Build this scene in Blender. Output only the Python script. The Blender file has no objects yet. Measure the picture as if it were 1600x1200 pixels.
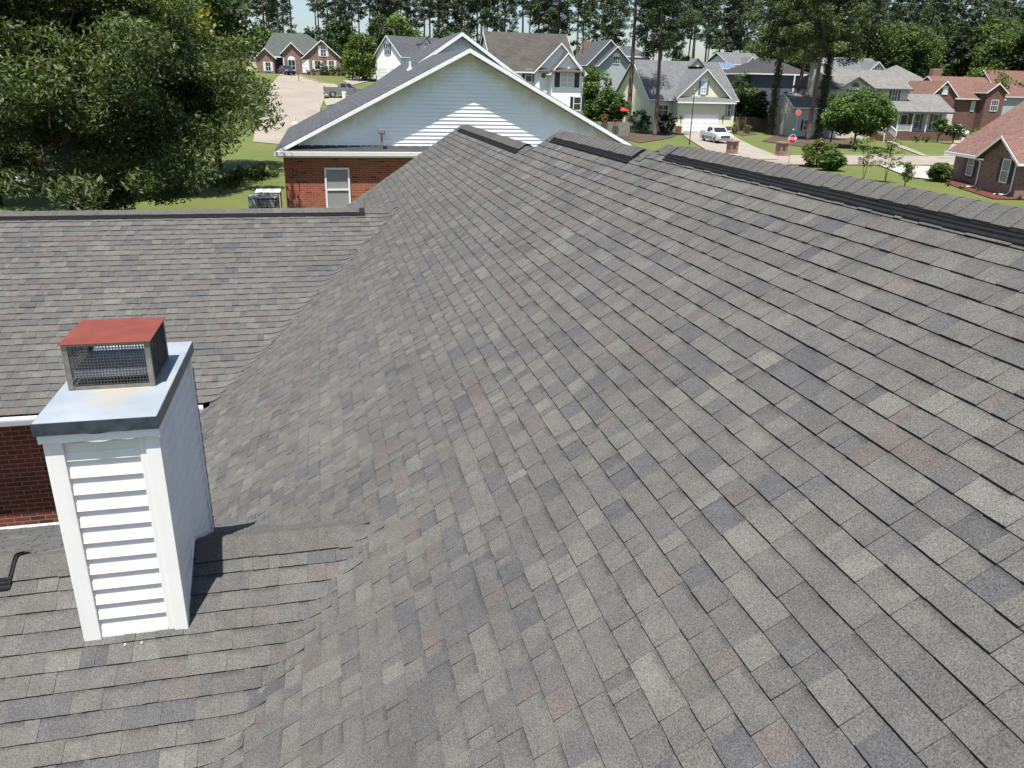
import bpy, bmesh, math, random
import numpy as np
from mathutils import Vector, Matrix

S = bpy.context.scene
COL = bpy.data.collections.new("scene"); S.collection.children.link(COL)
CZ = 6.2                       # height of the camera above the street
FPX, YAW, PITCH, ROLL = 1223.7, math.radians(13.454), math.radians(21.04), math.radians(1.361)

# ------------------------------------------------------------------ camera
def cam_axes():
    cy, sy, cp, sp = math.cos(YAW), math.sin(YAW), math.cos(PITCH), math.sin(PITCH)
    fw = Vector((sy*cp, cy*cp, -sp)); rt = Vector((cy, -sy, 0)); up = rt.cross(fw)
    cr, sr = math.cos(ROLL), math.sin(ROLL)
    return cr*rt + sr*up, -sr*rt + cr*up, fw
RT, UP, FW = cam_axes()
cd = bpy.data.cameras.new("camera"); co = bpy.data.objects.new("camera", cd); COL.objects.link(co)
cd.sensor_width = 36; cd.lens = FPX/1600*36; cd.clip_start = 0.05; cd.clip_end = 6000
mw = Matrix.Identity(4)
for i in range(3):
    mw[i][0], mw[i][1], mw[i][2] = RT[i], UP[i], -FW[i]
mw[2][3] = CZ
co.matrix_world = mw
S.camera = co

# ------------------------------------------------------------------ sky, sun, exposure
SUN = Vector((-0.13, -0.262, 0.956)).normalized()
el = math.asin(SUN.z); az = math.atan2(SUN.x, SUN.y)
w = bpy.data.worlds.new("World"); S.world = w; w.use_nodes = True
nt = w.node_tree; bg = nt.nodes["Background"]
sk = nt.nodes.new("ShaderNodeTexSky"); sk.sky_type = 'NISHITA'; sk.sun_disc = False
sk.sun_elevation = el; sk.sun_rotation = az; sk.dust_density = 1.2; sk.air_density = 1.0; sk.altitude = 50; sk.ozone_density = 3.0
nt.links.new(sk.outputs[0], bg.inputs[0]); bg.inputs[1].default_value = 0.08
sl = bpy.data.lights.new("sun", 'SUN'); sl.energy = 5.0; sl.angle = math.radians(0.5); sl.color = (1, 0.965, 0.915)
so = bpy.data.objects.new("sun", sl); COL.objects.link(so); so.location = (0, 0, 60)
so.rotation_euler = SUN.to_track_quat('Z', 'Y').to_euler()
S.view_settings.view_transform = 'Standard'; S.view_settings.look = 'None'
S.view_settings.exposure = 0.97; S.view_settings.gamma = 1

# ------------------------------------------------------------------ helpers
def lin(r, g, b):
    f = lambda c: c/12.92 if c <= .04045 else ((c+.055)/1.055)**2.4
    return tuple(f(v/255) for v in (r, g, b))

def linh(r, g, b):
    return tuple(v*.38 for v in lin(r, g, b))

def ray(px, py):
    d = FW + RT*((px-800)/FPX) - UP*((py-600)/FPX)
    return d
def at(px, py, Y):
    """world point seen at photo pixel (px,py) lying Y metres ahead"""
    d = ray(px, py); d = d*(Y/d.y)
    return Vector((d.x, d.y, d.z+CZ))

def sstep(a, b, x):
    t = min(1, max(0, (x-a)/(b-a))); return t*t*(3-2*t)
def pl(x, pts):
    if x <= pts[0][0]: return pts[0][1]
    for (a, u), (b, v) in zip(pts, pts[1:]):
        if x <= b: return u+(v-u)*(x-a)/(b-a)
    return pts[-1][1]
def terrain(x, y):
    L = pl(y, [(60, 0), (72, .1), (84, .7), (97, 2.0), (111, 3.4), (130, 5.2), (150, 6.7), (175, 7.6), (220, 9), (400, 14), (6000, 14)])
    R = pl(y, [(95, 0), (103, .15), (115, .9), (130, 2.0), (150, 3.8), (175, 5.2), (220, 7), (400, 12), (6000, 12)])
    k = sstep(.14, .34, x/max(y, 1.))
    z = L*(1-k)+R*k
    z += .55*sstep(22, 30, y)*(1-sstep(48, 62, y))*(1-sstep(8, 22, x))
    z -= .95*(1-sstep(15, 25, y))*(1-sstep(14, 30, abs(x)))
    return z
def ground(px, py):
    d = ray(px, py); d = d/d.y; lo = 15.
    y = lo
    while y < 500:
        if CZ+d.z*y < terrain(d.x*y, y): break
        y += .5
    a, b = y-.5, y
    for _ in range(24):
        m = (a+b)/2
        if CZ+d.z*m < terrain(d.x*m, m): b = m
        else: a = m
    return Vector((d.x*b, b, terrain(d.x*b, b)))

# ---- materials
MATS = {}
def nodes(name):
    m = bpy.data.materials.new(name); m.use_nodes = True
    return m, m.node_tree.nodes, m.node_tree.links, m.node_tree.nodes["Principled BSDF"]
def vmath(N, L, op, a, b=None):
    n = N.new("ShaderNodeMath"); n.operation = op
    for i, v in enumerate((a, b)):
        if v is None: continue
        if isinstance(v, (int, float)): n.inputs[i].default_value = v
        else: L.new(v, n.inputs[i])
    return n.outputs[0]
def mixc(N, L, fac, a, b, mode='MIX'):
    n = N.new("ShaderNodeMix"); n.data_type = 'RGBA'; n.blend_type = mode
    for s, v in ((n.inputs[0], fac), (n.inputs[6], a), (n.inputs[7], b)):
        if isinstance(v, (int, float)): s.default_value = v
        elif isinstance(v, tuple): s.default_value = (*v[:3], 1)
        else: L.new(v, s)
    return n.outputs[2]
def noise(N, L, vec, scale, detail=3, rough=.55):
    n = N.new("ShaderNodeTexNoise"); n.inputs["Scale"].default_value = scale
    n.inputs["Detail"].default_value = detail; n.inputs["Roughness"].default_value = rough
    L.new(vec, n.inputs["Vector"]); return n.outputs[0]
def ramp(N, L, fac, a, b):
    n = N.new("ShaderNodeMapRange"); n.inputs[1].default_value = a; n.inputs[2].default_value = b
    L.new(fac, n.inputs[0]); return n.outputs[0]
def bump(N, L, P, h, strength, dist):
    n = N.new("ShaderNodeBump"); n.inputs["Strength"].default_value = strength; n.inputs["Distance"].default_value = dist
    L.new(h, n.inputs["Height"]); L.new(n.outputs[0], P.inputs["Normal"])
def objvec(N):
    return N.new("ShaderNodeTexCoord").outputs["Object"]

def plain(name, c, rough=.6, var=.12, scale=6., metal=0., bmp=0., spec=.5):
    if name in MATS: return MATS[name]
    m, N, L, P = nodes(name); v = objvec(N)
    f = noise(N, L, v, scale, 4)
    k = ramp(N, L, f, .3, .7)
    d = tuple(x*(1-var) for x in c); e = tuple(min(1, x*(1+var)) for x in c)
    L.new(mixc(N, L, k, d, e), P.inputs["Base Color"])
    P.inputs["Roughness"].default_value = rough; P.inputs["Metallic"].default_value = metal
    P.inputs["Specular IOR Level"].default_value = spec
    if bmp: bump(N, L, P, noise(N, L, v, scale*8, 3), bmp, .01)
    MATS[name] = m; return m

def wallcoord(N, L):
    """(x+y, z) so courses run level on walls of every direction"""
    s = N.new("ShaderNodeSeparateXYZ"); L.new(objvec(N), s.inputs[0])
    c = N.new("ShaderNodeCombineXYZ"); L.new(vmath(N, L, 'ADD', s.outputs[0], s.outputs[1]), c.inputs[0])
    L.new(s.outputs[2], c.inputs[1]); return c.outputs[0], s.outputs[2]

def brick(name, c1, c2, mortar, bw=.215, bh=.075):
    m, N, L, P = nodes(name); v, z = wallcoord(N, L)
    b = N.new("ShaderNodeTexBrick"); L.new(v, b.inputs["Vector"])
    b.inputs["Color1"].default_value = (*c1, 1); b.inputs["Color2"].default_value = (*c2, 1)
    b.inputs["Mortar"].default_value = (*mortar, 1); b.inputs["Scale"].default_value = 1
    b.inputs["Mortar Size"].default_value = .006; b.inputs["Brick Width"].default_value = bw
    b.inputs["Row Height"].default_value = bh; b.inputs["Bias"].default_value = -.15
    # per-brick scatter of burnt dark bricks
    b2 = N.new("ShaderNodeTexBrick"); L.new(v, b2.inputs["Vector"])
    b2.inputs["Color1"].default_value = (0, 0, 0, 1); b2.inputs["Color2"].default_value = (1, 1, 1, 1); b2.inputs["Mortar"].default_value = (0, 0, 0, 1)
    b2.inputs["Scale"].default_value = 1; b2.inputs["Mortar Size"].default_value = .006
    b2.inputs["Brick Width"].default_value = bw; b2.inputs["Row Height"].default_value = bh
    dark = ramp(N, L, b2.outputs["Color"], .9, .93)
    c = mixc(N, L, vmath(N, L, 'MULTIPLY', dark, .75), b.outputs["Color"], tuple(x*.28 for x in c2))
    n = ramp(N, L, noise(N, L, v, 2.2, 5), .25, .75)
    c = mixc(N, L, vmath(N, L, 'MULTIPLY', n, .35), c, tuple(x*.6 for x in c1))
    L.new(c, P.inputs["Base Color"]); P.inputs["Roughness"].default_value = .88
    bump(N, L, P, vmath(N, L, 'SUBTRACT', 1., b.outputs["Fac"]), .5, .006)
    MATS[name] = m; return m

def siding(name, c, pitch=.2, dirt=.06):
    m, N, L, P = nodes(name); v, z = wallcoord(N, L)
    fr = vmath(N, L, 'FRACT', vmath(N, L, 'DIVIDE', z, pitch))
    n = ramp(N, L, noise(N, L, v, 1.3, 4), .3, .7)
    c0 = mixc(N, L, n, tuple(x*(1-dirt) for x in c), c)
    L.new(c0, P.inputs["Base Color"]); P.inputs["Roughness"].default_value = .5
    bump(N, L, P, vmath(N, L, 'SUBTRACT', 1., fr), .9, .03)
    MATS[name] = m; return m

def shingle_far(name, c, warm, pitch=.16):
    """roof of a distant house: courses and tabs as colour variation of the shingles"""
    m, N, L, P = nodes(name)
    s = N.new("ShaderNodeSeparateXYZ"); L.new(objvec(N), s.inputs[0])
    cmb = N.new("ShaderNodeCombineXYZ"); L.new(vmath(N, L, 'ADD', s.outputs[0], s.outputs[1]), cmb.inputs[0])
    L.new(vmath(N, L, 'MULTIPLY', s.outputs[2], 1.75), cmb.inputs[1])
    b = N.new("ShaderNodeTexBrick"); L.new(cmb.outputs[0], b.inputs["Vector"]); b.inputs["Scale"].default_value = 1
    b.inputs["Color1"].default_value = (*[x*.72 for x in c], 1); b.inputs["Color2"].default_value = (*[x*1.3 for x in c], 1)
    b.inputs["Mortar"].default_value = (*[x*.45 for x in c], 1); b.inputs["Mortar Size"].default_value = .012
    b.inputs["Brick Width"].default_value = .3; b.inputs["Row Height"].default_value = pitch
    n = ramp(N, L, noise(N, L, objvec(N), .9, 5), .35, .65)
    L.new(mixc(N, L, vmath(N, L, 'MULTIPLY', n, .45), b.outputs["Color"], warm), P.inputs["Base Color"])
    P.inputs["Roughness"].default_value = .9
    MATS[name] = m; return m

def attr_mat(name, rough, grain=None, transl=0., spec=.3):
    """colour comes from the mesh's own per-piece colour attribute"""
    m, N, L, P = nodes(name)
    a = N.new("ShaderNodeAttribute"); a.attribute_name = "Col"; c = a.outputs["Color"]
    P.inputs["Roughness"].default_value = rough; P.inputs["Specular IOR Level"].default_value = spec
    if grain:
        v = objvec(N)
        g = noise(N, L, v, grain, 2, .7)
        g2 = noise(N, L, v, grain*.45, 2, .6)
        k = ramp(N, L, g, .28, .72)
        c = mixc(N, L, 1., c, mixc(N, L, k, (.42, .42, .43), (1.58, 1.57, 1.55)), 'MULTIPLY')
        lg = ramp(N, L, g2, .66, .74)
        c = mixc(N, L, vmath(N, L, 'MULTIPLY', lg, .4), c, (.19, .185, .175))
        mt = ramp(N, L, noise(N, L, v, 9., 4, .65), .3, .7)
        c = mixc(N, L, 1., c, mixc(N, L, mt, (.88, .88, .89), (1.12, 1.115, 1.10)), 'MULTIPLY')
        big = ramp(N, L, noise(N, L, v, .9, 4), .3, .7)
        c = mixc(N, L, 1., c, mixc(N, L, big, (.9, .9, .91), (1.1, 1.095, 1.08)), 'MULTIPLY')
        bump(N, L, P, g, .55, .004)
    L.new(c, P.inputs["Base Color"])
    if transl:
        t = N.new("ShaderNodeBsdfTranslucent"); L.new(mixc(N, L, 1., c, (1.25, 1.4, .5), 'MULTIPLY'), t.inputs[0])
        mx = N.new("ShaderNodeMixShader"); mx.inputs[0].default_value = transl
        L.new(P.outputs[0], mx.inputs[1]); L.new(t.outputs[0], mx.inputs[2])
        L.new(mx.outputs[0], N["Material Output"].inputs[0])
    MATS[name] = m; return m

M_SHING = attr_mat("granulated_shingle", .93, grain=140., spec=.2)
M_LEAF = attr_mat("leaf", .55, transl=.28, spec=.25)
M_NEEDLE = attr_mat("needle", .6, transl=.12, spec=.3)
M_BRICK_OWN = brick("red_brick", lin(128, 62, 46), lin(100, 46, 36), lin(150, 132, 118))
M_BRICK_N = brick("orange_brick", lin(158, 86, 62), lin(128, 66, 48), lin(160, 132, 112))
M_BRICK_J = brick("brown_brick", lin(140, 106, 94), lin(116, 86, 78), lin(160, 148, 138))
M_BRICK_A = brick("rose_brick", lin(142, 108, 96), lin(118, 86, 76), lin(156, 144, 134), .3, .11)
M_BRICK_I = brick("dark_red_brick", lin(112, 76, 68), lin(92, 62, 55), lin(122, 106, 98), .3, .11)
def grimy(name, c, g):
    m, N, L, P = nodes(name); v = objvec(N); mp = N.new("ShaderNodeMapping"); L.new(v, mp.inputs[0]); mp.inputs["Scale"].default_value = (9, 9, .8)
    k = ramp(N, L, noise(N, L, mp.outputs[0], 1., 5, .65), .5, .8); k2 = ramp(N, L, noise(N, L, v, 2.5, 5, .6), .45, .8)
    L.new(mixc(N, L, vmath(N, L, 'MULTIPLY', k2, .25), mixc(N, L, vmath(N, L, 'MULTIPLY', k, .28), c, g), g), P.inputs["Base Color"]); P.inputs["Roughness"].default_value = .45; MATS[name] = m; return m
M_VINYL = grimy("white_vinyl", (.79, .775, .735), (.50, .47, .40))
M_VINYL_OLD = None
M_TRIM = plain("white_trim", (.78, .78, .77), .45, .04, 5)
M_BLACK = plain("black_vent_plastic", (.008, .008, .009), .75, .3, 20, spec=.18)
M_DKMETAL = plain("dark_painted_metal", (.045, .052, .062), .4, .35, 18)
M_GLASS = plain("window_glass", (.03, .035, .04), .06, .3, 2, spec=.8)
M_GLASS_L = plain("screened_glass", (.27, .275, .265), .25, .1, 3, spec=.6)
M_BLIND = plain("window_blind", (.50, .49, .46), .5, .08, 4)
M_BARK = plain("pine_bark", lin(104, 86, 74), .9, .4, 5, bmp=.6)
M_BARK_D = plain("dark_bark", lin(70, 60, 52), .9, .4, 5, bmp=.6)

# ---- mesh builder
class MB:
    def __init__(s): s.v = []; s.f = []; s.c = []; s.mi = []; s.cur = None; s.m = 0
    def vert(s, p): s.v.append(tuple(p)); return len(s.v)-1
    def poly(s, pts, col=None):
        i = len(s.v); s.v.extend(tuple(p) for p in pts); s.f.append(tuple(range(i, i+len(pts)))); s.c.append(col or s.cur); s.mi.append(s.m)
    def box(s, x0, x1, y0, y1, z0, z1, xf=None):
        P = [(x, y, z) for z in (z0, z1) for y in (y0, y1) for x in (x0, x1)]
        if xf: P = [xf(*p) for p in P]
        i = len(s.v); s.v.extend(tuple(p) for p in P)
        for q in ((0, 2, 3, 1), (4, 5, 7, 6), (0, 1, 5, 4), (2, 6, 7, 3), (0, 4, 6, 2), (1, 3, 7, 5)):
            s.f.append(tuple(i+k for k in q)); s.c.append(s.cur); s.mi.append(s.m)
    def prism(s, sec, a, b, xf):
        """closed section (list of 2-tuples) extruded from a to b; xf(u,v,t)->xyz"""
        n = len(sec); i = len(s.v)
        for t in (a, b): s.v.extend(tuple(xf(u, v, t)) for u, v in sec)
        for k in range(n):
            k2 = (k+1) % n; s.f.append((i+k, i+k2, i+n+k2, i+n+k)); s.c.append(s.cur); s.mi.append(s.m)
        s.f.append(tuple(i+k for k in range(n))[::-1]); s.f.append(tuple(i+n+k for k in range(n)))
        s.c += [s.cur]*2; s.mi += [s.m]*2
    def tube(s, path, rad, n=8, cap=True):
        path = [Vector(p) for p in path]
        if isinstance(rad, (int, float)): rad = [rad]*len(path)
        rings = []
        for k, p in enumerate(path):
            d = (path[min(k+1, len(path)-1)]-path[max(k-1, 0)]).normalized()
            a = Vector((0, 0, 1)) if abs(d.z) < .9 else Vector((1, 0, 0))
            u = d.cross(a).normalized(); w_ = d.cross(u)
            i = len(s.v)
            for j in range(n):
                t = 2*math.pi*j/n; s.v.append(tuple(p+(u*math.cos(t)+w_*math.sin(t))*rad[k]))
            rings.append(i)
        for a, b in zip(rings, rings[1:]):
            for j in range(n):
                j2 = (j+1) % n; s.f.append((a+j, a+j2, b+j2, b+j)); s.c.append(s.cur); s.mi.append(s.m)
        if cap:
            s.f.append(tuple(rings[0]+j for j in range(n))[::-1]); s.f.append(tuple(rings[-1]+j for j in range(n)))
            s.c += [s.cur]*2; s.mi += [s.m]*2
    def build(s, name, mat, parent=None, smooth=False, bevel=0.):
        me = bpy.data.meshes.new(name); me.from_pydata(s.v, [], s.f); me.update()
        for mm in (mat if isinstance(mat, (list, tuple)) else [mat]): me.materials.append(mm)
        if any(s.mi): me.polygons.foreach_set("material_index", s.mi)
        if any(c is not None for c in s.c):
            a = me.color_attributes.new("Col", 'FLOAT_COLOR', 'CORNER')
            out = []
            for f, c in zip(s.f, s.c):
                c = c or (.1, .1, .1)
                if isinstance(c[0], (tuple, list)):
                    for q in c: out += [q[0], q[1], q[2], 1]
                else: out += [c[0], c[1], c[2], 1]*len(f)
            a.data.foreach_set("color", out)
        if smooth: me.polygons.foreach_set("use_smooth", [True]*len(me.polygons))
        bm = bmesh.new(); bm.from_mesh(me); bmesh.ops.recalc_face_normals(bm, faces=bm.faces); bm.to_mesh(me); bm.free()
        o = bpy.data.objects.new(name, me); COL.objects.link(o)
        if parent: o.parent = parent
        if bevel:
            b = o.modifiers.new("bevel", 'BEVEL'); b.width = bevel; b.segments = 2; b.limit_method = 'ANGLE'
        return o
def box(name, mat, parent, *a, **k):
    m = MB(); m.box(*a); return m.build(name, mat, parent, **k)
def thing(name, label, cat, loc=(0, 0, 0), rz=0., group=None):
    o = bpy.data.objects.new(name, None); COL.objects.link(o); o.location = loc; o.rotation_euler = (0, 0, rz)
    o.empty_display_size = .3
    return tag(o, label, cat, group)
def tag(o, label, cat, group=None):
    o['label'] = label; o['category'] = cat
    if group: o['group'] = group
    return o
def struct(o, label=None, cat=None):
    o['kind'] = 'structure'
    if label: o['label'] = label; o['category'] = cat
    return o
def copy_tree(o, parent=None):
    c = o.copy(); COL.objects.link(c)
    if parent: c.parent = parent
    for ch in [x for x in COL.objects if x.parent == o]: copy_tree(ch, c)
    return c

# ------------------------------------------------------------------ ground, roads
def grass_mat(name, c1, c2, c3):
    m, N, L, P = nodes(name); v = objvec(N)
    a = ramp(N, L, noise(N, L, v, .12, 5, .6), .35, .65)
    b = ramp(N, L, noise(N, L, v, 2.5, 4, .7), .3, .7)
    a2 = ramp(N, L, noise(N, L, v, .55, 5, .65), .52, .72)
    c = mixc(N, L, a, c1, c2); c = mixc(N, L, vmath(N, L, 'MULTIPLY', a2, .45), c, tuple(x*y for x, y in zip(c2, (1.25, 1.05, 1.0)))); c = mixc(N, L, vmath(N, L, 'MULTIPLY', b, .6), c, c3)
    L.new(c, P.inputs["Base Color"]); P.inputs["Roughness"].default_value = .95
    bump(N, L, P, noise(N, L, v, 14, 3), .8, .06)
    MATS[name] = m; return m
M_GRASS = grass_mat("lawn", linh(122, 140, 54), linh(146, 152, 72), linh(104, 122, 48))
M_STRAW = grass_mat("pine_straw", linh(112, 92, 70), linh(126, 106, 82), linh(84, 68, 50))
def worn_road(name, c):
    m, N, L, P = nodes(name); v = objvec(N); k = ramp(N, L, noise(N, L, v, .22, 5, .6), .35, .7); k2 = ramp(N, L, noise(N, L, v, 1.4, 6, .7), .55, .72)
    vo = N.new("ShaderNodeTexVoronoi"); vo.feature = 'DISTANCE_TO_EDGE'; vo.inputs["Scale"].default_value = .16; L.new(v, vo.inputs["Vector"]); cr = vmath(N, L, 'LESS_THAN', vo.outputs[0], .008)
    q = mixc(N, L, k, tuple(x*.86 for x in c), tuple(x*1.06 for x in c)); q = mixc(N, L, vmath(N, L, 'MULTIPLY', k2, .3), q, tuple(x*.6 for x in c)); q = mixc(N, L, vmath(N, L, 'MULTIPLY', cr, .5), q, tuple(x*.45 for x in c))
    L.new(q, P.inputs["Base Color"]); P.inputs["Roughness"].default_value = .93; return m
M_ROAD = worn_road("pale_asphalt", linh(208, 194, 176))
def jointed(name, c):
    m, N, L, P = nodes(name); v = objvec(N); b_ = N.new("ShaderNodeTexBrick"); L.new(v, b_.inputs["Vector"]); b_.inputs["Scale"].default_value = 1; b_.offset = 0
    b_.inputs["Color1"].default_value = (*[x*.93 for x in c], 1); b_.inputs["Color2"].default_value = (*[x*1.06 for x in c], 1); b_.inputs["Mortar"].default_value = (*[x*.5 for x in c], 1); b_.inputs["Mortar Size"].default_value = .035; b_.inputs["Brick Width"].default_value = 3.1; b_.inputs["Row Height"].default_value = 3.6
    k = ramp(N, L, noise(N, L, v, .6, 5, .6), .5, .75); L.new(mixc(N, L, vmath(N, L, 'MULTIPLY', k, .35), b_.outputs[0], tuple(x*.66 for x in c)), P.inputs["Base Color"]); P.inputs["Roughness"].default_value = .92; return m
M_CONC = jointed("concrete", linh(206, 196, 178))
M_CONC_W = plain("new_concrete", linh(228, 224, 214), .9, .04, .5)
M_MULCH = plain("red_mulch", linh(130, 62, 44), .95, .35, 9, bmp=.8)

def sheet():
    xs = np.unique(np.concatenate([np.linspace(-3000, -200, 12), np.arange(-200, 260, 3.), np.linspace(260, 3200, 12)]))
    ys = np.unique(np.concatenate([np.linspace(-600, -40, 8), np.arange(-40, 240, 3.), np.linspace(240, 4500, 20)]))
    v = [(x, y, terrain(x, y)) for y in ys for x in xs]; n = len(xs)
    f = [(j*n+i, j*n+i+1, (j+1)*n+i+1, (j+1)*n+i) for j in range(len(ys)-1) for i in range(n-1)]
    me = bpy.data.meshes.new("ground"); me.from_pydata(v, [], f); me.materials.append(M_GRASS)
    me.polygons.foreach_set("use_smooth", [True]*len(f))
    o = bpy.data.objects.new("ground", me); COL.objects.link(o); return struct(o)
sheet()
def drape(name, pts, mat, dz):
    bm = bmesh.new()
    bm.faces.new([bm.verts.new((p[0], p[1], 0)) for p in pts])
    bmesh.ops.triangulate(bm, faces=bm.faces)
    for _ in range(6):
        es = [e for e in bm.edges if e.calc_length() > 4]
        if not es: break
        bmesh.ops.subdivide_edges(bm, edges=es, cuts=1); bmesh.ops.triangulate(bm, faces=[f for f in bm.faces if len(f.verts) > 3])
    for v in bm.verts: v.co.z = terrain(v.co.x, v.co.y)+dz
    bmesh.ops.recalc_face_normals(bm, faces=bm.faces)
    if sum(f.normal.z for f in bm.faces) < 0: bmesh.ops.reverse_faces(bm, faces=bm.faces)
    me = bpy.data.meshes.new(name); bm.to_mesh(me); bm.free(); me.materials.append(mat)
    o = bpy.data.objects.new(name, me); COL.objects.link(o); return struct(o)
def gp(*pp): return [ground(*p) for p in pp]
drape("road", [(8, 64), (90, 63), (140, 60), (140, 69), (92, 72), (50, 73), (8, 73.5)], M_ROAD, .05)
drape("road", gp((395, 222), (402, 175), (420, 138), (436, 118.5), (470, 118.5), (500, 129), (522, 131), (534, 138), (506, 152), (497, 178), (478, 230)), M_ROAD, .05)
drape("driveway", gp((1064, 208), (1125, 207.5), (1146, 213), (1178, 230), (1212, 243.5), (1215, 250), (1130, 252), (1110, 240), (1088, 226)), M_CONC, .09)
drape("driveway", gp((1372, 258.5), (1452, 261), (1466, 283), (1420, 278)), M_CONC_W, .09)
drape("driveway", gp((536, 127), (560, 119), (640, 114), (640, 118), (580, 127), (548, 134)), M_CONC, .09)
drape("driveway", gp((505, 156), (540, 150), (560, 156), (510, 166)), M_CONC, .09)
drape("driveway", gp((436, 118), (445, 113), (460, 113), (450, 119)), M_CONC, .09)
drape("path", gp((1384, 221), (1393, 221), (1412, 229), (1452, 245), (1443, 245), (1405, 231)), M_CONC, .08)
drape("driveway", gp((1462, 248), (1472, 247), (1500, 203), (1512, 205), (1490, 248)), M_CONC, .08)
def kerb(pts):
    o = []
    for sg in (1, -1):
        for i, p in enumerate(pts if sg > 0 else pts[::-1]):
            q = pts if sg > 0 else pts[::-1]; d = Vector(q[min(i+1, len(q)-1)][:2])-Vector(q[max(i-1, 0)][:2]); d.normalize(); o.append((p[0]-d.y*.14, p[1]+d.x*.14))
    return drape("kerb", o, M_CONC, .13)
kerb([(8, 73.6), (36, 73.4)]); kerb([(51, 73.2), (92, 72.2), (139, 69.2)]); kerb([(8, 63.9), (52, 63.4)])
kerb([tuple(p)[:2] for p in gp((470, 118.8), (500, 129.2), (520, 131))]); kerb([tuple(p)[:2] for p in gp((506, 152), (497, 178), (487, 205))])
drape("pine_straw_bed", gp((1190, 221), (1215, 209), (1300, 207), (1335, 216), (1325, 232), (1262, 231)), M_STRAW, .06)
drape("pine_straw_bed", gp((960, 214), (985, 207), (1062, 207), (1052, 215), (1000, 224)), M_STRAW, .06)
drape("flower_bed", gp((1143, 206), (1160, 202), (1184, 210), (1160, 213)), M_STRAW, .06)

# ------------------------------------------------------------------ the shingled house below the camera
rng = random.Random(11)
TM = math.tan(math.radians(34)); CM_, SM_ = math.cos(math.radians(34)), math.sin(math.radians(34))
TL = math.tan(math.radians(26.2)); DROOF = 2.74
LR_Y, LR_Z, L_EAVE = 15.8, -2.38, 11.46          # wing ridge and eave
CR_Y, CR_Z, C_EAVE = 5.27, -3.16, 10.45          # chimney roof ridge and back eave
TC = math.tan(math.radians(27))
def zM(x): return (x-SM_*DROOF)*TM - CM_*DROOF
def zL(y): return LR_Z-TL*abs(y-LR_Y)
def zC(y): return CR_Z-TC*abs(y-CR_Y)
def smax(a, b, k):
    h = max(k-abs(a-b), 0)/k; return max(a, b)+h*h*k*.25
PAL = [lin(122, 121, 114), lin(117, 116, 110), lin(111, 110, 106), lin(103, 102, 101), lin(93, 93, 96), lin(115, 105, 100), lin(112, 109, 103), lin(129, 128, 120), lin(107, 106, 103)]
MEAN = lin(112, 110, 106)
PAL = [tuple((m*1.01+(v-m)*.60)*q_*.525 for v, m, q_ in zip(c, MEAN, (.985, 1.0, 1.02))) for c in PAL]
WT = [10, 13, 13, 11, 7, 5, 10, 3, 11]
def shade(c, k): return tuple(x*k for x in c)
class Drop:
    """colour drops of the granules run over several tabs"""
    def __init__(s): s.c = None; s.n = 0
    def next(s):
        if s.n <= 0: s.c = rng.choices(PAL, WT)[0]; s.n = rng.choice((1, 1, 1, 1, 2))
        s.n -= 1
        return shade(s.c, rng.uniform(.94, 1.06))
EXPO = .143
def tab(mb, P, u0, u1, s0, s1, hb, ht, col, nseg=1, tooth=True):
    """one shingle tab: P(u, s, h)->xyz ; raised lower edge hb, upper edge ht"""
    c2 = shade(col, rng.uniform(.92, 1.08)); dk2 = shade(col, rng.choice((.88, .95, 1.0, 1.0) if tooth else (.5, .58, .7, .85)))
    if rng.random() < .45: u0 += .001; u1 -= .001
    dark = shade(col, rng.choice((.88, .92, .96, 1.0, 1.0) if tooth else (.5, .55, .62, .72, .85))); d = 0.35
    fm = rng.uniform(.66, .78); sm = s0+(s1-s0)*fm; hm = hb+(ht-hb)*fm
    j0, j1 = rng.uniform(-.002, .002), rng.uniform(-.002, .002)
    for k in range(nseg):
        a = u0+(u1-u0)*k/nseg; b = u0+(u1-u0)*(k+1)/nseg
        p0, p1, p2, p3 = P(a, s0+j0, hb), P(b, s0+j1, hb), P(b, sm, hm), P(a, sm, hm)
        p4, p5 = P(b, s1+.006, ht), P(a, s1+.006, ht)
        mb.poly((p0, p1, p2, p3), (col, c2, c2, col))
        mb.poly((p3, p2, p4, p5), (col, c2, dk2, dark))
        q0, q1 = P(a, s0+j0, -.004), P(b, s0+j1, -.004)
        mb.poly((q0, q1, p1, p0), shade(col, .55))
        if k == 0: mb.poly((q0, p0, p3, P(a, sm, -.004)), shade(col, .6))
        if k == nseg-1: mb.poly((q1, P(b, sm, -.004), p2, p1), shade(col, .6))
def field(mb, P, s_lo, s_hi, urange, keep=None, segs=1):
    n = int((s_hi-s_lo)/EXPO)
    for k in range(n+1):
        s0 = s_hi-(k+1)*EXPO; s1 = s0+EXPO
        r = urange(s0)
        if not r: continue
        ua, ub = r; dr = Drop(); u = ua-rng.uniform(0, .1); tooth = rng.random() < .5
        while u < ub:
            wd = rng.choice((.07, .09, .11, .13, .15, .17, .20, .24)); u1 = min(u+wd, ub)
            if keep is None or keep((u+u1)/2, s0):
                hb = (.0135 if tooth else .0085)+rng.uniform(-.0008, .0018)
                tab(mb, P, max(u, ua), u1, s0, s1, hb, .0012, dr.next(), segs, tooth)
            u = u1; tooth = not tooth if rng.random() < .85 else tooth

home = thing("shingled_house", "house right below with a broad grey shingle roof and a white sided chimney", "house", (0, 0, 0))
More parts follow.
